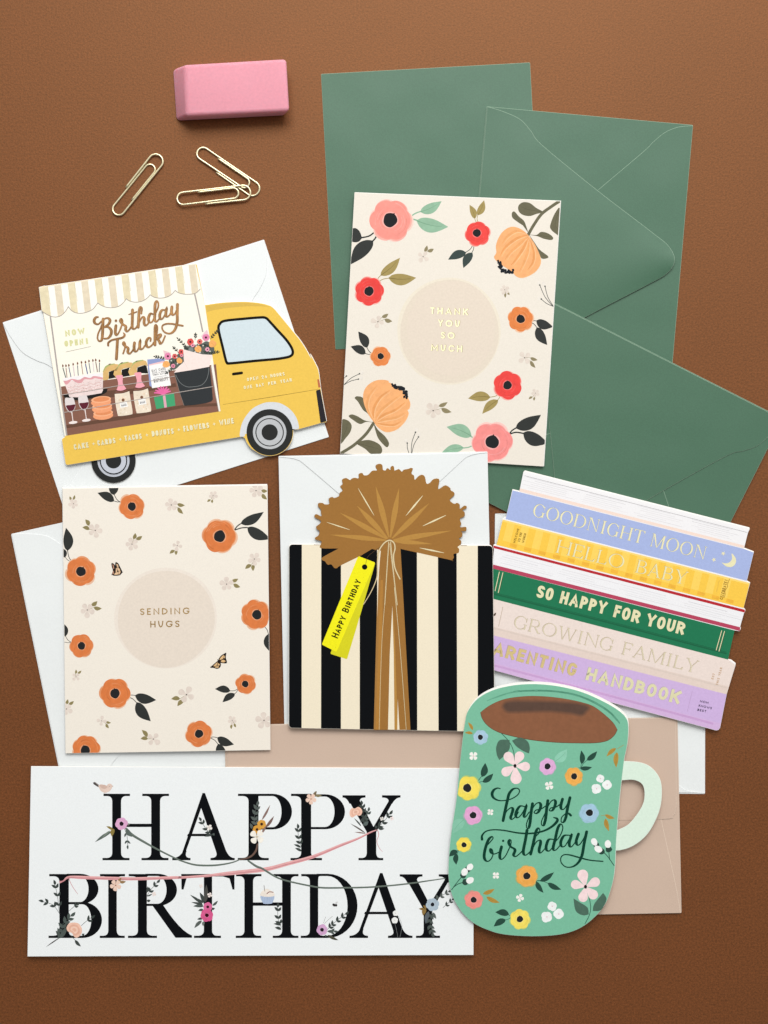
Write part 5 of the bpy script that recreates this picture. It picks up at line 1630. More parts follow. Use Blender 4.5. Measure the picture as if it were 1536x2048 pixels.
    small(b, (0, 0), 0, '', name='printed_flower', sprigs=[([(850, 580), (835, 500), (855, 405)], '#59615E', 6, 11, 4)],
          leaves=[((895, 520), (962, 398), 18, '#8A6E66'), ((925, 580), (992, 488), 24, '#7A5F58'), ((890, 630), (930, 560), 18, '#8A6E66'), ((815, 590), (800, 545), 24, '#59615E')],
          extra=lambda p: (p.fill(scallop(z1(b, (855, 595)), 8.5, 6, .3), mat('#D79A3A', 'paint'), 8), p.fill(scallop(z1(b, (893, 553)), 9, 6, .8), mat('#DCA244', 'paint'), 8.6), p.disc(z1(b, (856, 596)), 2.7, '#3A1A12', 9.4, n=12), p.disc(z1(b, (893, 553)), 2.9, '#3A1A12', 9.4, n=12),
                           petals(p, z1(b, (855, 655)), 15, '#F4EFE4', 4, .7, 10, w=.85, heart='#C9BBA0', rh=.14)))
    small(b, (0, 0), 0, '', name='printed_sprig', sprigs=[([(1212, 740), (1190, 670), (1183, 590)], DKL, 5.5, 10.5, 3)], leaves=[((1212, 770), (1160, 745), 22, DKL), ((1208, 740), (1150, 715), 20, DKL)])
    small(b, (0, 0), 0, '', name='printed_blossom', leaves=[((1305, 320), (1333, 287), 22, '#7A6A52'), ((1320, 322), (1375, 322), 24, '#857A58')], extra=lambda p: petals(p, z1(b, (1288, 352)), 11, '#EDCDBB', 5, .3, 9, w=.75, heart='#9A5A40', rh=.12))
    def rose(p, zf, pts, col='#EFC3AE'):
        P = zf(*pts)
        p.fill(P, mat(col, 'paint'), 9, sm=True)
        cx, cy = sum(k[0] for k in P) / len(P), sum(k[1] for k in P) / len(P)
        for k, s_ in enumerate((.72, .48, .25)):
            p.fill([(cx + (x - cx) * s_, cy + (y - cy) * s_) for x, y in P], mat(mixhex(col, '#C98A72' if k % 2 == 0 else '#F9DDCD', .3), 'paint'), 10 + k, sm=True)
    small(c, (0, 0), 0, '', name='printed_rose', sprigs=[([(600, 570), (590, 480), (575, 400)], DKL, 5, 10, 4), ([(560, 540), (610, 500), (625, 450)], DK2, 5, 9, 2)],
          leaves=[((605, 625), (482, 548), 12, '#5B5350'), ((605, 628), (515, 617), 10, '#8A6E66'), ((570, 570), (512, 505), 12, DKL), ((585, 560), (628, 530), 30, '#5A6664'), ((560, 530), (610, 490), 26, DKL)],
          extra=lambda p: rose(p, c, [(478, 450), (495, 425), (520, 428), (545, 415), (570, 430), (578, 460), (560, 485), (530, 482), (500, 500), (480, 485)]))
    small(c, (0, 0), 0, '', name='printed_sprig', sprigs=[([(680, 590), (740, 545), (795, 475)], DKL, 5.5, 11, 3)], leaves=[((705, 585), (755, 590), 22, DKL), ((690, 590), (680, 560), 20, DKL)],
          extra=lambda p: (petals(p, z1(c, (735, 510)), 4, '#E9E4DE', 4, .5, 9, w=.9), petals(p, z1(c, (815, 508)), 4, '#F3E3E0', 4, .5, 9, w=.9)))
    # second line
    small(d, (0, 0), 0, '', name='printed_rose', sprigs=[([(315, 470), (300, 330), (280, 240)], DKL, 5.5, 11, 3), ([(310, 460), (265, 400), (190, 375)], DKL, 5.5, 11, 2), ([(390, 450), (430, 415), (450, 400)], DKL, 5, 8, 1), ([(490, 565), (530, 530), (565, 505)], DKL, 5, 11, 1), ([(345, 650), (340, 560), (405, 490)], DK2, 6.5, 13, 4)],
          leaves=[((320, 660), (205, 738), 9, '#4A4744'), ((320, 660), (285, 605), 26, DKL), ((310, 660), (300, 580), 22, DK2), ((300, 665), (375, 600), 34, DK2), ((440, 680), (488, 732), 26, DKL), ((495, 640), (515, 630), 20, DKL)],
          extra=lambda p: (p.stroke(d((400, 640), (450, 690)), .7, mat(DKL, 'ink'), 7), rose(p, d, [(372, 585), (390, 550), (430, 540), (470, 550), (495, 590), (490, 630), (460, 660), (435, 655), (415, 625), (385, 612)])))
    small(d, (0, 0), 0, '', name='printed_blossom', leaves=[((780, 215), (810, 180), 22, '#9A7B52'), ((795, 215), (848, 212), 24, '#9A7B52')], extra=lambda p: petals(p, z1(d, (765, 243)), 11.5, '#EDCDBB', 5, .4, 9, w=.75, heart='#9A5A40', rh=.12))
    small(d, (0, 0), 0, '', name='printed_sprig', sprigs=[([(1015, 330), (1045, 280), (1095, 222)], DKL, 5, 9.5, 2)], leaves=[((1015, 300), (1022, 250), 22, DKL), ((1015, 365), (1045, 362), 22, DKL), ((1015, 330), (1060, 310), 12, DKL)], extra=lambda p: petals(p, z1(d, (1072, 312)), 4.5, '#F0E2DC', 4, .4, 9, w=.9, heart=None))
    small(e, (455, 482), 52, '#D6588C', rc=.3, leaves=[((430, 410), (345, 410), 26, DK2), ((425, 400), (330, 378), 18, DKL), ((420, 395), (320, 318), 22, DKL), ((430, 380), (398, 298), 30, DKL), ((440, 380), (450, 235), 34, '#4A4A46'), ((500, 405), (543, 365), 20, DK2), ((490, 430), (520, 425), 20, DKL), ((430, 440), (385, 445), 22, DK2), ((420, 510), (378, 515), 20, DKL), ((415, 525), (355, 585), 28, '#565E5A'), ((432, 530), (425, 570), 22, '#6E7672'), ((430, 385), (360, 345), 18, DKL)],
          dark='#3A0A18', extra=lambda p: (petals(p, z1(e, (478, 320)), 5, '#F0E4DE', 4, .4, 8, w=.9, heart=None), petals(p, z1(e, (408, 248)), 4, '#F0E4DE', 4, .4, 8, w=.9, heart=None), p.fill(scallop(z1(e, (462, 413)), 9, 6, .2), mat('#DB6C9C', 'paint'), 7.2), p.disc(z1(e, (462, 415)), 2.9, '#3A0A18', 7.9, n=12)))
    p = Part(t, 'printed_cupcake', h)
    p.fill(e((888, 325), (990, 325), (980, 380), (960, 390), (915, 390), (900, 378)), mat('#AFC0DA', 'paint'), 9, sm=True)
    for x in range(900, 985, 14):
        p.stroke(e((x, 335), (x + (940 - x) * .12, 385)), .5, '#93A6C6', 10, sm=False)
    p.fill(e((885, 325), (888, 300), (910, 280), (935, 270), (960, 280), (990, 300), (992, 328), (940, 335)), mat('#EFE5DA', 'paint'), 11, sm=True)
    p.stroke(e((912, 243), (918, 290)), .9, '#6A5A50', 12, sm=False)
    p.stroke(e((935, 310), (955, 295), (985, 298)), 1.6, '#8C5A5A', 12)
    p.build()
    small(e, (0, 0), 0, '', name='printed_sprig', sprigs=[([(1050, 580), (1025, 510), (1022, 420)], DKL, 5.5, 10.5, 3)], leaves=[((1050, 595), (998, 580), 24, DKL), ((1050, 560), (988, 550), 20, DKL)])
    small(f, (256, 598), 45, '#D3A6CE', rc=.34, sprigs=[([(300, 595), (350, 545), (440, 475)], DKL, 5, 10, 4), ([(290, 610), (350, 610)], DK2, 5, 9, 1)], leaves=[((300, 640), (388, 682), 24, '#4B4A3C'), ((320, 640), (340, 670), 22, '#4B4A3C'), ((300, 610), (360, 605), 24, DK2), ((290, 640), (285, 655), 18, DK2)],
          extra=lambda p: (p.stroke(f((268, 545), (285, 495)), .5, '#77716A', 6, sm=False), p.stroke(f((275, 550), (310, 515), (340, 490)), .5, '#77716A', 6)))
    p = Part(t, 'printed_bee', h)
    p.disc(z1(f, (352, 400)), 3.6, '#2E2A2A', 9, ry=2.6, rot=.6, n=14); p.disc(z1(f, (368, 402)), 2.6, '#2E2A2A', 9.5, n=12)
    p.disc(z1(f, (372, 382)), 3, mat('#CFCFD0', 'paint'), 9.2, ry=1.7, rot=-.8, n=12)
    p.build()
    p = Part(t, 'printed_blossom', h)
    for C, r in (((845, 465), 23), ((838, 522), 26)):
        p.fill(scallop(z1(f, C), r / 4, 5, .3), mat('#EFF0EE', 'paint'), 9); p.disc(z1(f, C), .7, '#8A8580', 10, n=8)
    p.stroke(f((838, 545), (850, 590), (862, 655)), .5, '#8C9091', 9); p.stroke(f((868, 490), (895, 560), (880, 655)), .5, '#8C9091', 9)
    p.build()
    small(f, (1140, 396), 52, '#AEBFCC', rc=.3, sprigs=[([(1175, 350), (1215, 325), (1265, 295)], '#555C58', 4.5, 9, 2), ([(1135, 450), (1120, 540), (1140, 620)], '#4F5854', 6, 11, 4)], leaves=[((1085, 440), (1030, 430), 22, '#8A6F3C'), ((1085, 430), (1065, 485), 34, '#8A6F3C'), ((1090, 430), (1065, 402), 20, '#8A6F3C'), ((1145, 460), (1170, 510), 26, '#5A625E'), ((1175, 355), (1172, 318), 24, '#555C58'), ((1110, 450), (1085, 550), 34, '#5A6268')], dark='#1E2126')
    p = Part(t, 'printed_sprig', h)
    sprig(p, f((1225, 420), (1255, 395), (1295, 360)), mat(DKL, 'ink'), 4, 8, 2, 8)
    p.build()
banner()

# ------------------------------------------------------------------ food truck card
def truck():
    t = Thing('food_truck_card', 'die cut card of a yellow food truck with a striped awning and a loaded counter', 'greeting card', (360, 750), .7, group='greeting cards')
    t.tilt = (.0003, .0022, 78, 545)
    w1, w2, w3, w4 = Z(0, 460, 4.518), Z(320, 460, 4.267), Z(80, 690, 4.8), Z(360, 690, 4.8)
    X, Y, U, V = Z(110, 700, 8), Z(280, 650, 8), Z(200, 590, 8), Z(110, 590, 8)
    YEL = '#EAC253'
    CREAM = mat('#F9F4E6', 'paper')
    cab = smooth(w2((385, 640, 1), (520, 620), (700, 611), (840, 621), (925, 640), (965, 662), (1010, 712), (1150, 882), (1200, 945), (1250, 1022), (1290, 1095)) + w4((1250, 85), (1305, 185), (1332, 255), (1352, 420)), False, 4)
    lower = w4((1372, 540), (1408, 732), (1400, 742), (1350, 750), (1330, 757), (1130, 812))
    C2 = (539.3, 864.6)
    wh = [(C2[0] + 47.5 * math.cos(a), C2[1] + 47.5 * math.sin(a)) for a in [R(x) for x in range(-6, 132, 6)]]
    wl = [(535.5 + 48 * math.cos(a), 862 + 48.5 * math.sin(a)) for a in [R(x) for x in range(132, 166, 6)]]
    front = [(77.5, 575), (88.5, 572), (90, 572.6), (391.5, 527), (394, 530), (410, 609.5)] + cab[1:] + lower + wh + wl + [(485, 873.3)] + rounded([(485, 873.3), (131, 929.8), (123.5, 877), (130, 873.5)], 3)[6:-6] + [(125, 879), (129.5, 873.4), (129, 871)]
    front = [(77.5, 575), (88.5, 572), (90, 572.6), (391.5, 527), (394, 530), (410, 609.5)] + cab[1:] + lower + wh + wl + [(485, 873.3), (136, 930), (132.5, 929.5), (130.8, 927), (123.6, 880), (124.6, 877), (129.5, 874)]
    # rear wheel sits on the sheet behind
    cx, cy = 227, 921.5
    bk = Part(t, 'back_panel').slab([(q[0] + .6, q[1] - .8) for q in front], 0, .28, EDGE, EDGE, .3).build()
    def wheel(c, r, rings, h0, h1, hh):
        p = Part(t, 'wheel')
        if h0 is not None:
            p.slab([(c[0] + r * math.cos(a), c[1] + r * math.sin(a)) for a in [2 * math.pi * k / 48 for k in range(48)]], h0, h1, mat('#202221', 'print'), EDGE, .3)
        else:
            p.h = hh
            p.disc(c, r, mat('#202221', 'print'), 4, n=56)
        p.build()
        rm = Part(t, 'rim', hh, parent=p)
        for q, (ro, col) in enumerate(rings):
            rm.disc(c, ro, mat(col, 'print'), 5 + q, n=48, wob=.004, seed=q)
        rm.build()
    wheel((cx, cy), 44.8, ((32.2, '#C3C8D2'), (27.4, '#202221'), (25.2, '#C3C8D2'), (15.5, '#202221')), .24, .45, .451 * MM)
    fp = Part(t, 'front_panel').slab(front, .50, .80, mat(YEL, 'print'), EDGE, .35).build()
    h = .80 * MM
    # ---- cream serving box
    box = Part(t, 'serving_box', h)
    box.fill([(78.2, 575.6), (391.2, 527.8), (410, 611), (441, 822.6), (129.5, 871.8)], CREAM, 1)
    box.build()
    # awning: (u along the eave 0..1, v down the stripes)
    A0, A1 = (78.0, 575.5), (391.4, 527.6)
    dv = (.115, .993)
    lowpts = [(83.7, 622, 1), (92, 628), (103, 632.8), (112, 634), (122, 631), (131, 622.5), (136.6, 613.2, 1), (142.5, 620.6), (151, 625.4), (162.5, 626.6), (175, 623.8), (186, 618), (195.5, 605.8, 1),
              (202.5, 610.6), (212.5, 614.4), (225, 615.4), (237.5, 612.5), (247, 605), (252.5, 597.5, 1), (260, 602.3), (272.5, 604.4), (285, 602), (295, 595.6), (300.3, 589.6, 1), (309, 594.6), (320, 596.2), (332.5, 594.4), (343, 589), (350.5, 580.7, 1),
              (357, 585.5), (368, 588.3), (382, 588.2), (392, 586), (400.5, 578, 1)]
    edge = smooth(lowpts, False, 8)
    ex, ey = A1[0] - A0[0], A1[1] - A0[1]
    def uv(p):
        det = ex * dv[1] - ey * dv[0]
        rx, ry = p[0] - A0[0], p[1] - A0[1]
        return ((rx * dv[1] - ry * dv[0]) / det, (ex * ry - ey * rx) / det)
    E = [uv(p) for p in edge]
    def vb(u):
        for i in range(len(E) - 1):
            if E[i][0] <= u <= E[i + 1][0]:
                f = (u - E[i][0]) / (E[i + 1][0] - E[i][0] + 1e-9)
                return E[i][1] + (E[i + 1][1] - E[i][1]) * f
        return E[0][1] if u < E[0][0] else E[-1][1]
    def pt(u, v):
        return (A0[0] + ex * u + dv[0] * v, A0[1] + ey * u + dv[1] * v)
    aw = Part(t, 'awning', h)
    N = 60
    aw.fill([pt(0, 0), pt(1, 0)] + [pt(1 - k / N, vb(1 - k / N)) for k in range(N + 1)], mat('#FBF8EF', 'paper'), 2)
    per = 27.15 / math.hypot(ex, ey)
    u0 = .012
    for k in range(13):
        a, b = u0 + per * k, u0 + per * k + per * .50
        a, b = max(0.002, a - (.012 if k == 0 else 0)), min(.998, b)
        if a >= b: break
        aw.fill([pt(a, .6), pt(b, .6)] + [pt(b + (a - b) * i / 8, vb(b + (a - b) * i / 8)) for i in range(9)], mat('#E4D8B6' if k % 2 == 0 else '#E2D5BC', 'paint'), 3)
        if k % 2 == 0:
            for q, m_ in ((a, mat('#D8CDA6', 'ink')), (b, mat('#C3B58A', 'ink'))):
                aw.stroke([pt(q, 0), pt(q + .004, max(10, vb(q) * .62))], .6, m_, 4, sm=False, cap='none')
    aw.stroke([(x, y) for x, y in edge], 1.4, mat('#A79F98', 'ink'), 5, sm=False)
    aw.build()
    # posts
    for pts, w in (([(100.7, 633), (117, 755), (133.5, 871)], 1.5), ([(389.5, 588), (398, 627), (405.5, 664)], 1.5)):
        p = Part(t, 'post', h)
        p.stroke(pts, w * 2.0, mat('#ABA39F', 'ink'), 5, sm=False, cap='none')
        p.build()
    # ---- counter
    ct = Part(t, 'counter', h)
    BRN, DBR = mat('#855B4B', 'print'), mat('#644434', 'print')
    ct.fill([(121.8, 773.2), (432, 728.5), (441, 822.6), (133.5, 871.3)], BRN, 3)
    ct.fill(w3((220, 490), (640, 440), (1060, 403), (1300, 365), (1310, 400), (1060, 440), (700, 500), (225, 560)), DBR, 4)
    ct.fill(w3((252, 770), (900, 660), (1400, 570)) + [(438, 806), (438.5, 812)] + w3((1400, 600), (900, 700), (254, 800)), DBR, 4)
    ct.build()
    for pts in (([(433, 722), (440.3, 822.6)]),):
        p = Part(t, 'post', h)
        p.fill([(422.5, 731.7), (426, 722), (441, 822.5), (437, 823)], mat('#F4F0E6', 'paper'), 7)
        p.stroke(w4((296, 205), (330, 420), (372, 638)), 1.2, mat('#A39A94', 'ink'), 8, sm=False, cap='none')
        p.build()
    # ---- food on the counter
    ck = Part(t, 'printed_cake', h)
    fl = ((122, 250), (172, 248), (218, 243), (287, 225), (357, 212), (420, 195), (484, 192), (540, 175), (603, 165), (648, 158), (708, 170))
    bt = ((172, 442), (192, 442), (256, 437), (313, 417), (372, 410), (447, 390), (521, 384), (568, 367), (622, 354), (680, 352), (708, 352))
    cols = ('#5F6E6A', '#9A7566', '#3C4A78', '#D3C2C8', '#4D5A66', '#A98472', '#39508C', '#4C6070', '#D9CBD0', '#8D7468', '#47525A')
    for i, (a, b) in enumerate(zip(fl, bt)):
        A, B = z1(X, (a[0] + 4, a[1] + 32)), z1(X, b)
        ck.stroke([A, B], 1.5 if i % 3 else 1.9, cols[i], 6, sm=False, cap='none')
        leaf(ck, z1(X, (a[0] + 2, a[1] + 26)), z1(X, (a[0] - 2, a[1] - 24)), 3.4, mat('#7C5442', 'ink'), 6)
    ck.fill(X((140, 735), (200, 712), (780, 622), (832, 652), (800, 692), (700, 737), (540, 780), (360, 802), (200, 782)), mat('#232322', 'ink'), 7, sm=True)
    ck.fill(X((118, 455), (260, 432), (500, 395), (750, 362), (768, 405), (765, 640), (745, 690), (500, 730), (360, 757), (235, 752), (200, 660), (150, 520)), mat('#F1EDEE', 'print'), 8)
    ck.fill(X((150, 530), (240, 500), (380, 470), (560, 440), (760, 440), (768, 640), (745, 690), (500, 730), (360, 757), (232, 752), (195, 650)), mat('#EAD6D3', 'paint'), 9)
    ck.fill(X((135, 494, 1), (190, 488), (265, 463), (330, 470), (380, 482), (430, 455), (480, 430), (560, 450), (610, 418), (680, 422), (762, 440, 1), (762, 468), (700, 462), (640, 450), (590, 470), (530, 470), (470, 470), (430, 520), (380, 530), (320, 510), (270, 480), (220, 530), (190, 552), (160, 540)), mat('#DB9EA3', 'paint'), 10, sm=True)
    rnd = random.Random(11)
    for k in range(190):
        u, v = rnd.random(), rnd.random()
        x, y = 205 + u * 550, 560 + v * 165 - u * 95 + (15 if u < .2 else 0)
        if y > 745 - u * 70: continue
        ck.disc(z1(X, (x, y)), rnd.uniform(.3, .75), mat(rnd.choice(('#D9B7B2', '#CFA39F', '#F4ECEA', '#B99390', '#F6F0EE')), 'print'), 11, n=6)
    for k in range(3):
        ck.stroke(X(*[(205 + i * 60, 605 + k * 45 - i * 9.5 + (12 if i % 2 else -12)) for i in range(10)]), .9, mat('#E2BDB8', 'paint'), 10.6)
    ck.build()
    # rails in front
    for pts in (X((105, 718), (560, 650), (1010, 572)) + X((1536, 494),) + Y((550, 820),), X((148, 998), (600, 925), (1000, 850), (1536, 755)) + Y((600, 1080), (1165, 985))):
        p = Part(t, 'rail', h)
        p.stroke(pts, 1.3, mat('#B5ABA5', 'ink'), 30, sm=False)
        p.build()
    def glass(ox, oy):
        p = Part(t, 'printed_wine_glass', h)
        f = lambda *q: X(*[(a[0] + ox, a[1] + oy) for a in q])
        p.stroke(f((266, 985), (280, 1080), (290, 1152)), [2.4, 1.5, 1.9], mat('#EBDCD8', 'print'), 18)
        p.disc(z1(X, (290 + ox, 1160 + oy)), 8.8, mat('#EFE3DF', 'print'), 19, ry=2.8, rot=-.12, n=24)
        p.fill(f((165, 770, 1), (228, 766), (290, 762, 1), (325, 880), (312, 945), (270, 992), (228, 992), (182, 940), (162, 865)), mat('#DFD6D5', 'print'), 20, sm=True)
        p.fill(f((178, 890, 1), (250, 880), (321, 874, 1), (305, 945), (268, 980), (230, 982), (195, 940)), mat('#5B1829', 'print'), 21, sm=True)
        p.build()
    glass(0, 0); glass(213, -36)
    dn = Part(t, 'printed_doughnuts', h)
    for k, (x, y) in enumerate(((770, 1035), (754, 925), (738, 820))):
        c = z1(X, (x, y))
        dn.disc((c[0], c[1] + 2), 20.2, mat('#EE9F72', 'print'), 18 + 3 * k, ry=8.2, rot=-.09, n=32)
        dn.disc((c[0], c[1] - 3.4), 19.8, mat('#F2B086', 'print'), 19 + 3 * k, ry=6.8, rot=-.09, n=32)
        dn.disc((c[0] + .6, c[1] - 3.8), 16.2, mat('#E08C5C', 'print'), 20 + 3 * k, ry=4.6, rot=-.09, n=28)
    dn.build()
    def bottle(ox, oy):
        p = Part(t, 'printed_bottle', h)
        f = lambda *q: X(*[(a[0] + ox, a[1] + oy) + tuple(a[2:]) for a in q])
        p.fill(f((972, 655), (1145, 628), (1185, 672), (1195, 700), (960, 720), (958, 700)), mat('#7A4F42', 'print'), 18)
        p.fill(f((955, 702, 1), (1080, 690), (1188, 655, 1), (1215, 820), (1241, 1000), (1205, 1034), (1030, 1056), (1003, 1030), (968, 850)), mat('#EADCC8', 'paint'), 19, sm=True)
        rn = random.Random(5 + ox)
        for _ in range(26):
            p.disc(z1(X, (1090 + ox + rn.uniform(-95, 100), 860 + oy + rn.uniform(-130, 160))), rn.uniform(.8, 2), mat(rn.choice(('#EBCFB4', '#F3E9DA', '#DCCDB4')), 'paint'), 19.6, n=8, wob=.15)
        p.fill(f((973, 415), (1062, 400), (1085, 425), (1085, 530), (1142, 622, 1), (1060, 652), (984, 642, 1), (1010, 560), (1000, 480)), mat('#F0A6B2', 'print'), 20, sm=True)
        p.stroke(f((978, 650), (1062, 655), (1145, 628)), 1.0, mat('#4A2A22', 'ink'), 21)
        p.stroke(f((955, 694), (1080, 688), (1190, 652)), 1.0, mat('#4A2A22', 'ink'), 21)
        p.fill(f((1033, 842), (1150, 822), (1166, 908), (1047, 926)), mat('#F4F3F0', 'print'), 22)
        p.disc(z1(X, (1090 + ox, 800 + oy)), 3.1, mat('#7E5A45', 'ink'), 23, n=14)
        text(p, 'ROSE', z1(X, (1066 + ox, 905 + oy)), z1(X, (1145 + ox, 890 + oy)), 3.4, '#6E6E74', wt=.24, sp=.14, font='con', lv=24)
        p.stroke(f((1062, 868), (1138, 855)), .5, '#A9A6A4', 24, sm=False)
        p.build()
    bottle(0, 0); bottle(298, -44)
    def taco(shell, dark, fringe, dot):
        p = Part(t, 'printed_taco', h)
        p.stroke(X(*fringe), [2.5, 4.2, 4, 2], mat('#A9B872', 'paint'), 6)
        p.disc(z1(X, dot), 3.2, mat('#4B3226', 'ink'), 6.5, ry=1.8, rot=-.2, n=12)
        p.fill(X(*shell), mat('#DAB473', 'paint'), 8, sm=True)
        p.fill(X(*dark), mat('#222322', 'ink'), 9)
        p.stroke(X(*fringe), [.8, 1.6, 1.6, .8], mat('#A9B872', 'paint'), 10)
        p.build()
    taco([(765, 430), (775, 330), (810, 272), (880, 232), (960, 224), (1015, 240), (985, 330), (930, 330), (860, 352), (855, 465), (765, 480)], [(862, 350), (950, 318), (935, 390), (975, 440), (860, 464)], [(775, 345), (815, 275), (870, 245), (950, 222)], (880, 232))
    taco([(930, 400), (930, 345), (985, 285), (1060, 225), (1120, 202), (1190, 198), (1245, 215), (1215, 290), (1180, 280), (1065, 315), (1065, 400), (975, 450)], [(1068, 316), (1195, 278), (1172, 350), (1200, 412), (1085, 430), (1066, 400)], [(985, 305), (1030, 240), (1090, 215), (1170, 195)], (1070, 212))
    taco([(1175, 385), (1168, 345), (1215, 280), (1260, 220), (1320, 185), (1400, 168), (1455, 178), (1482, 255), (1440, 240), (1315, 280), (1310, 372), (1200, 412)], [(1318, 280), (1440, 240), (1465, 252), (1492, 376), (1312, 366)], [(1215, 285), (1255, 220), (1320, 185), (1410, 164)], (1312, 184))
    bkp = Part(t, 'printed_sign', h)
    bkp.fill(Y((116, 552), (300, 535), (390, 548), (400, 600), (200, 1000), (152, 970)), mat('#8F9DCB', 'print'), 12)
    bkp.fill(Y((138, 632), (370, 576), (400, 590), (390, 640), (146, 660)), mat('#F0C6C8', 'print'), 13)
    bkp.fill(Y((143, 652), (400, 600), (440, 660), (496, 966), (193, 1011)), mat('#F7F5F2', 'paper'), 14)
    for s_, a, b, hh_ in (('EAT CAKE', (192, 755), (415, 712), 5.2), ('HAVE A DRINK', (202, 783), (424, 748), 3.2), ('THROW GLITTER', (206, 815), (432, 780), 3.2), ("BECAUSE IT'S YOUR", (218, 884), (442, 848), 2.8), ('BIRTHDAY!', (226, 925), (455, 885), 5)):
        text(bkp, s_, z1(Y, a), z1(Y, b), hh_, '#4A4A4C', wt=.17, sp=.14, font='con', lv=15)
    bkp.stroke(Y((232, 838), (425, 806)), .5, '#6A6A6C', 15, sm=False)
    bkp.build()
    gf = Part(t, 'printed_gift', h)
    gf.fill(Y((222, 1160), (545, 1095), (566, 1290), (260, 1346)), mat('#41A06E', 'print'), 18)
    gf.fill(Y((365, 1132), (405, 1124), (431, 1317), (390, 1325)), mat('#DDA6B5', 'print'), 19)
    for a in ((232, 1085), (250, 1045), (285, 1005), (330, 985), (375, 985), (430, 992), (462, 1025), (486, 1060), (420, 1040), (345, 1030)):
        gf.stroke([z1(Y, (372, 1112)), z1(Y, ((372 + a[0]) / 2, (1105 + a[1]) / 2 - 8)), z1(Y, a)], [2.6, 4.0, 2.4], mat('#E76CA5', 'paint'), 20)
    gf.build()
    # ---- bucket with bouquet
    bq = Part(t, 'printed_bouquet', h)
    LF, BG = mat('#39413B', 'ink'), mat('#59605A', 'paint')
    bq.fill(Y((700, 370), (760, 330), (860, 330), (960, 310), (1060, 260), (1140, 300), (1190, 380), (1150, 470), (1000, 470), (850, 430), (740, 400)), BG, 12, sm=True)
    bq.fill(Y((460, 560), (520, 520), (600, 470), (680, 420), (700, 560), (640, 640), (560, 710), (500, 700)), BG, 12, sm=True)
    bq.fill(Y((1070, 72), (1118, 200), (1050, 260), (978, 175)), mat('#E9C9D0', 'print'), 13)
    bq.fill(Y((372, 404), (500, 445), (450, 540), (395, 505)), mat('#E7C2C8', 'print'), 13)
    for pts, n_ in ((((740, 370), (690, 300), (612, 225)), 4), (((1130, 225), (1180, 150), (1240, 95)), 4), (((880, 240), (885, 190), (887, 158)), 2), (((620, 450), (580, 400), (545, 368)), 2), (((410, 550), (330, 520), (250, 508)), 4),
                    (((1150, 440), (1195, 432), (1240, 430)), 2), (((530, 690), (480, 725), (430, 765)), 3), (((700, 350), (740, 380), (800, 390)), 3), (((600, 640), (650, 600), (700, 570)), 3), (((1000, 300), (1050, 330), (1130, 340)), 4), (((480, 640), (540, 590), (600, 560)), 4), (((850, 360), (900, 330), (960, 330)), 3), (((1010, 420), (1080, 440), (1160, 450)), 4)):
        sprig(bq, Y(*pts), LF, 2.4, 5.2, n_, 14, w=.8)
    bq.disc(z1(Y, (815, 395)), 5, mat('#7C8482', 'paint'), 15, n=14)
    for (x, y), r, col in (((1055, 200), 58, '#E387AD'), ((805, 270), 56, '#DA5450'), ((955, 265), 44, '#DC6A62'), ((845, 325), 32, '#EE9DB0'), ((1078, 390), 36, '#EBA3B8'), ((446, 500), 56, '#E387AD'), ((556, 500), 42, '#DB6260'), ((660, 430), 46, '#D85450'), ((665, 487), 26, '#E992A6'), ((530, 655), 34, '#E68FA8')):
        c = z1(Y, (x, y))
        bq.fill(scallop(c, r / 8, 6, .4, .14, int(x), 36), mat(col, 'paint'), 17)
        bq.disc(c, r / 8 * .32, '#4A1020', 18, n=10)
    for (x, y), r in (((930, 385), 55), ((1160, 300), 58), ((630, 570), 46), ((418, 628), 56)):
        bq.disc(z1(Y, (x, y)), r / 8, mat('#F0AE66', 'paint'), 17, wob=.1, seed=x, n=24)
        bq.stroke(Y((x - r * .4, y - r * .2), (x, y), (x + r * .3, y + r * .4)), .7, mat('#DD9448', 'paint'), 18)
    for x, y in ((1010, 330), (770, 330), (1120, 420), (590, 520), (500, 570), (600, 620), (900, 340), (880, 430), (960, 440)):
        bq.disc(z1(Y, (x, y)), 1.5, mat('#D9D6CC', 'paint'), 17, n=8)
    bq.fill(Y((690, 388), (850, 432), (1000, 470), (1152, 478), (1122, 612), (1108, 668), (830, 720), (543, 765), (600, 690), (702, 592), (696, 480)), mat('#F3E1DB', 'print'), 20)
    bq.stroke(Y((702, 592), (735, 640), (760, 700)), .6, mat('#E3CBC4', 'print'), 21, sm=False)
    bq.stroke(Y((690, 390), (712, 600)), .5, mat('#E3CBC4', 'print'), 21, sm=False)
    bq.build()
    bu = Part(t, 'printed_bucket', h)
    bu.fill(Y((546, 766), (830, 718), (1112, 648), (1140, 900), (1166, 1190), (1140, 1222), (1060, 1248), (880, 1277), (720, 1290), (700, 1280), (640, 1100)), mat('#2A2E31', 'print'), 22)
    bu.stroke(Y((572, 800), (640, 920), (740, 985), (850, 988), (980, 962), (1060, 880), (1097, 760), (1100, 690)), .9, mat('#7F8484', 'ink'), 23)
    bu.stroke(Y((548, 768), (640, 1100), (702, 1285)), .8, mat('#8B8078', 'ink'), 23, sm=False)
    bu.build()
    # ---- cab
    rf = Part(t, 'roof_shade', h)
    rf.fill(w2((392, 648, 1), (520, 630), (700, 620), (840, 630), (935, 655, 1), (800, 650), (640, 658), (480, 680), (400, 700, 1)), mat('#D7B250', 'print'), 2, sm=True)
    rf.build()
    wn = Part(t, 'window', h)
    win = smooth(w2((512, 800), (555, 775), (700, 759), (860, 746), (905, 752), (935, 780), (1000, 852), (1080, 940), (1125, 1010), (1132, 1055), (1105, 1080), (1040, 1094), (980, 1102), (800, 1118), (600, 1138), (572, 1132), (560, 1105), (535, 1000), (500, 850)), True, 5)
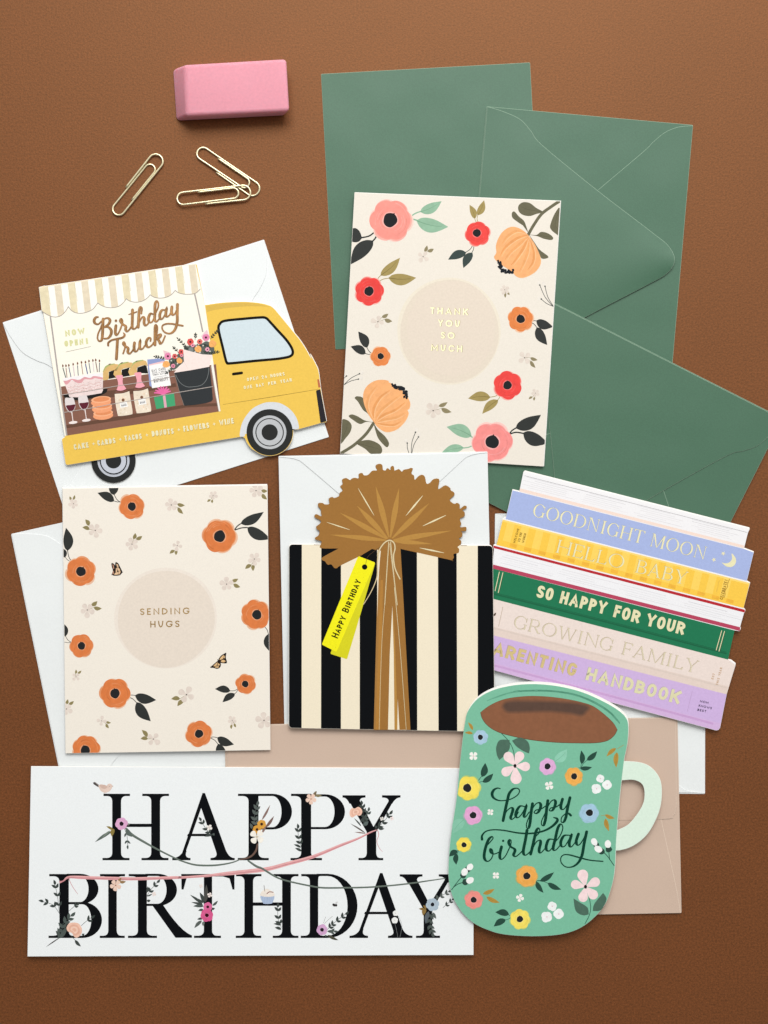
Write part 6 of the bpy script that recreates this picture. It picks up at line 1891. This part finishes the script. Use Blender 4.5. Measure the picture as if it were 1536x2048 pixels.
    wn.stroke(win, 5.2, mat('#191712', 'ink'), 4, sm=False, closed=True)
    wn.build()
    pn = Part(t, 'pane', h, parent=wn)
    pn.fill(win, mat('#CFDDE3', 'print'), 3)
    pn.build()
    dh = Part(t, 'door_handle', h)
    dh.stroke(w4((512, 279), (592, 268)), 5.6, mat('#191712', 'ink'), 4, sm=False)
    dh.build()
    ds = Part(t, 'door_seam', h)
    ds.stroke(w4((415, 571), (860, 502), (1328, 424)), [.5, .9, .5], '#7A5E1E', 4, sm=False)
    ds.build()
    hl = Part(t, 'headlight', h)
    hl.fill(w4((1317, 331), (1335, 329), (1351, 405), (1329, 409)), mat('#BC6A43', 'print'), 4)
    hl.build()
    bm_ = Part(t, 'bumper', h)
    bm_.fill(rounded(w4((1305, 437), (1347, 424), (1406, 733), (1349, 748)), 1.6), mat('#1E1A20', 'print'), 5)
    bm_.build()
    fe = Part(t, 'fender', h)
    fe.fill(w4((573, 862), (600, 740), (685, 620), (790, 562), (870, 548), (965, 560), (1060, 620), (1118, 700), (1142, 785), (1130, 806), (1085, 812), (860, 838), (645, 850), (620, 874), (590, 880)), mat('#D5D9DE', 'print'), 3, sm=True, n=5)
    fe.build()
    wheel(C2, 46.3, ((33.6, '#BBBEC1'), (28.4, '#202221'), (26.4, '#BBBEC1'), (16.2, '#202221')), None, None, h)
    fe = Part(t, 'fender_spike', h)
    fe.stroke(w4((1075, 810), (1113, 815)), [2.4, .6], '#202221', 9, sm=False)
    fe.build()
    # ---- writing
    lt = Part(t, 'title_lettering', h)
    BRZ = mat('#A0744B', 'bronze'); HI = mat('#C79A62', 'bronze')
    pen = (3.2, 5.7)
    strokes = [V((688, 352), (655, 357), (627, 400), (640, 450), (690, 466), (740, 425), (800, 376), (850, 370), (880, 405), (860, 460), (810, 502), (785, 512)),
      V((785, 515), (850, 512), (898, 560), (895, 630), (850, 688), (790, 697)), V((770, 385), (765, 500), (760, 620), (750, 710), (715, 738), (682, 700), (690, 620), (730, 530), (762, 440)),
      U((255, 490), (246, 570), (250, 625), (275, 637), (315, 570), (338, 510)), U((325, 545), (352, 470), (360, 410), (340, 383), (328, 420), (370, 470), (412, 500), (410, 550), (435, 582), (475, 545), (505, 495)),
      U((520, 238), (518, 400), (515, 510), (540, 542), (575, 525), (605, 480)), U((662, 295), (672, 215), (650, 193), (630, 240), (620, 350), (612, 512)), U((618, 460), (660, 372), (690, 350), (710, 380), (705, 440), (725, 487), (765, 462), (780, 430)),
      U((845, 305), (805, 300), (775, 370), (790, 432), (830, 430), (860, 380)), U((868, 330), (928, 200), (932, 125), (908, 98), (882, 150), (878, 300), (875, 390), (900, 427), (945, 385)),
      U((1040, 240), (990, 243), (957, 310), (965, 377), (1000, 376), (1045, 300), (1065, 212), (1052, 310), (1070, 347), (1110, 322), (1135, 280)), U((1150, 190), (1145, 270), (1165, 317), (1205, 290), (1235, 215)),
      U((1240, 150), (1236, 300), (1235, 430), (1200, 550), (1130, 612), (1050, 602), (1000, 550), (1000, 490), (1060, 461), (1150, 460), (1240, 476), (1325, 491)),
      U((280, 712), (272, 860), (262, 1022)), U((370, 935), (395, 860), (405, 790), (385, 755), (375, 785), (410, 820), (450, 852), (445, 910), (475, 937), (515, 897), (540, 850)),
      U((552, 765), (545, 840), (557, 897), (590, 895), (625, 830), (642, 728), (635, 820), (652, 867), (690, 850), (715, 810)), U((808, 735), (810, 690), (775, 690), (742, 740), (742, 800), (775, 836), (830, 802), (860, 760)),
      U((885, 690), (912, 600), (917, 510), (895, 480), (882, 530), (880, 680), (880, 795)), U((885, 705), (930, 640), (967, 630), (965, 660), (925, 700), (900, 708)), U((925, 703), (950, 742), (965, 778), (1000, 752), (1042, 655))]
    for i, s_ in enumerate(strokes):
        lt.stroke(s_, 4, BRZ, 40 + i * .2, n=8, pen=pen)
        lt.stroke([(x - .5, y - .3) for x, y in s_], 1, HI, 46 + i * .2, n=8, pen=(.5, 1.3), taper=(.8, .8))  # painted highlight: thin lighter line along each bronze stroke
    lt.stroke(U((132, 805), (135, 762), (190, 720), (280, 700), (360, 680), (395, 640), (372, 602)), [4, 4, 3.6, 4, 4.2, 4.4, 1.4], BRZ, 45)
    lt.stroke(U((458, 310), (525, 290), (588, 268)), [1.2, 3, 2.4], BRZ, 45)
    lt.disc(z1(U, (255, 410)), 2.6, BRZ, 45, n=14)
    lt.build()
    sl = Part(t, 'small_lettering', h)
    FB = mat('#FFF8D0', 'foil'); FE = mat('#D9D8A0', 'print')
    text(sl, 'NOW', (131, 673), (170.5, 667.2), 12, FE, wt=.31, sp=.16, font='con', lv=10)
    text(sl, 'OPEN!', (129.5, 693.5), (178.5, 687.5), 12, FE, wt=.31, sp=.16, font='con', lv=10)
    for p0 in ((131, 673),):
        sl.stroke([(131.8, 703.8), (181.5, 693)], .8, mat('#A9A596', 'ink'), 10, sm=False)
    W5 = Z(130, 810, 4); W6 = Z(470, 710, 8)
    for s_, a, b in (('CAKE', (74, 358), (190, 340)), ('CARDS', (262, 326), (406, 304)), ('TACOS', (480, 289), (616, 270)), ('DONUTS', (697, 252), (872, 229)), ('FLOWERS', (950, 213), (1156, 182)), ('WINE', (1238, 165), (1352, 146))):
        A, B = z1(W5, a), z1(W5, b)
        text(sl, s_, (A[0] + .5, A[1] + .6), (B[0] + .5, B[1] + .6), 11, mat('#B8913A', 'ink'), wt=.245, sp=.16, font='con', lv=9)  # painted edge shade: darker copy set off below the foil word
        text(sl, s_, A, B, 11, FB, wt=.245, sp=.16, font='con', lv=12)
    for c in ((228, 310), (443, 275), (655, 240), (910, 198), (1193, 152)):
        star(sl, z1(W5, c), 3.6, FB, 12, 4, -.15, .35)
    for s_, a, b in (('OPEN', (195, 420), (376, 390)), ('24', (430, 383), (515, 369)), ('HOURS', (570, 361), (797, 325)), ('ONE', (145, 548), (275, 527)), ('DAY', (342, 517), (466, 496)), ('PER', (535, 485), (660, 464)), ('YEAR', (728, 452), (912, 421))):
        A, B = z1(W6, a), z1(W6, b)
        text(sl, s_, (A[0] + .4, A[1] + .4), (B[0] + .4, B[1] + .4), 6.6, mat('#B8913A', 'ink'), wt=.22, sp=.22, font='con', lv=9)  # same painted edge shade under the small door words
        text(sl, s_, A, B, 6.6, FB, wt=.22, sp=.22, font='con', lv=12)
    sl.build()
truck()
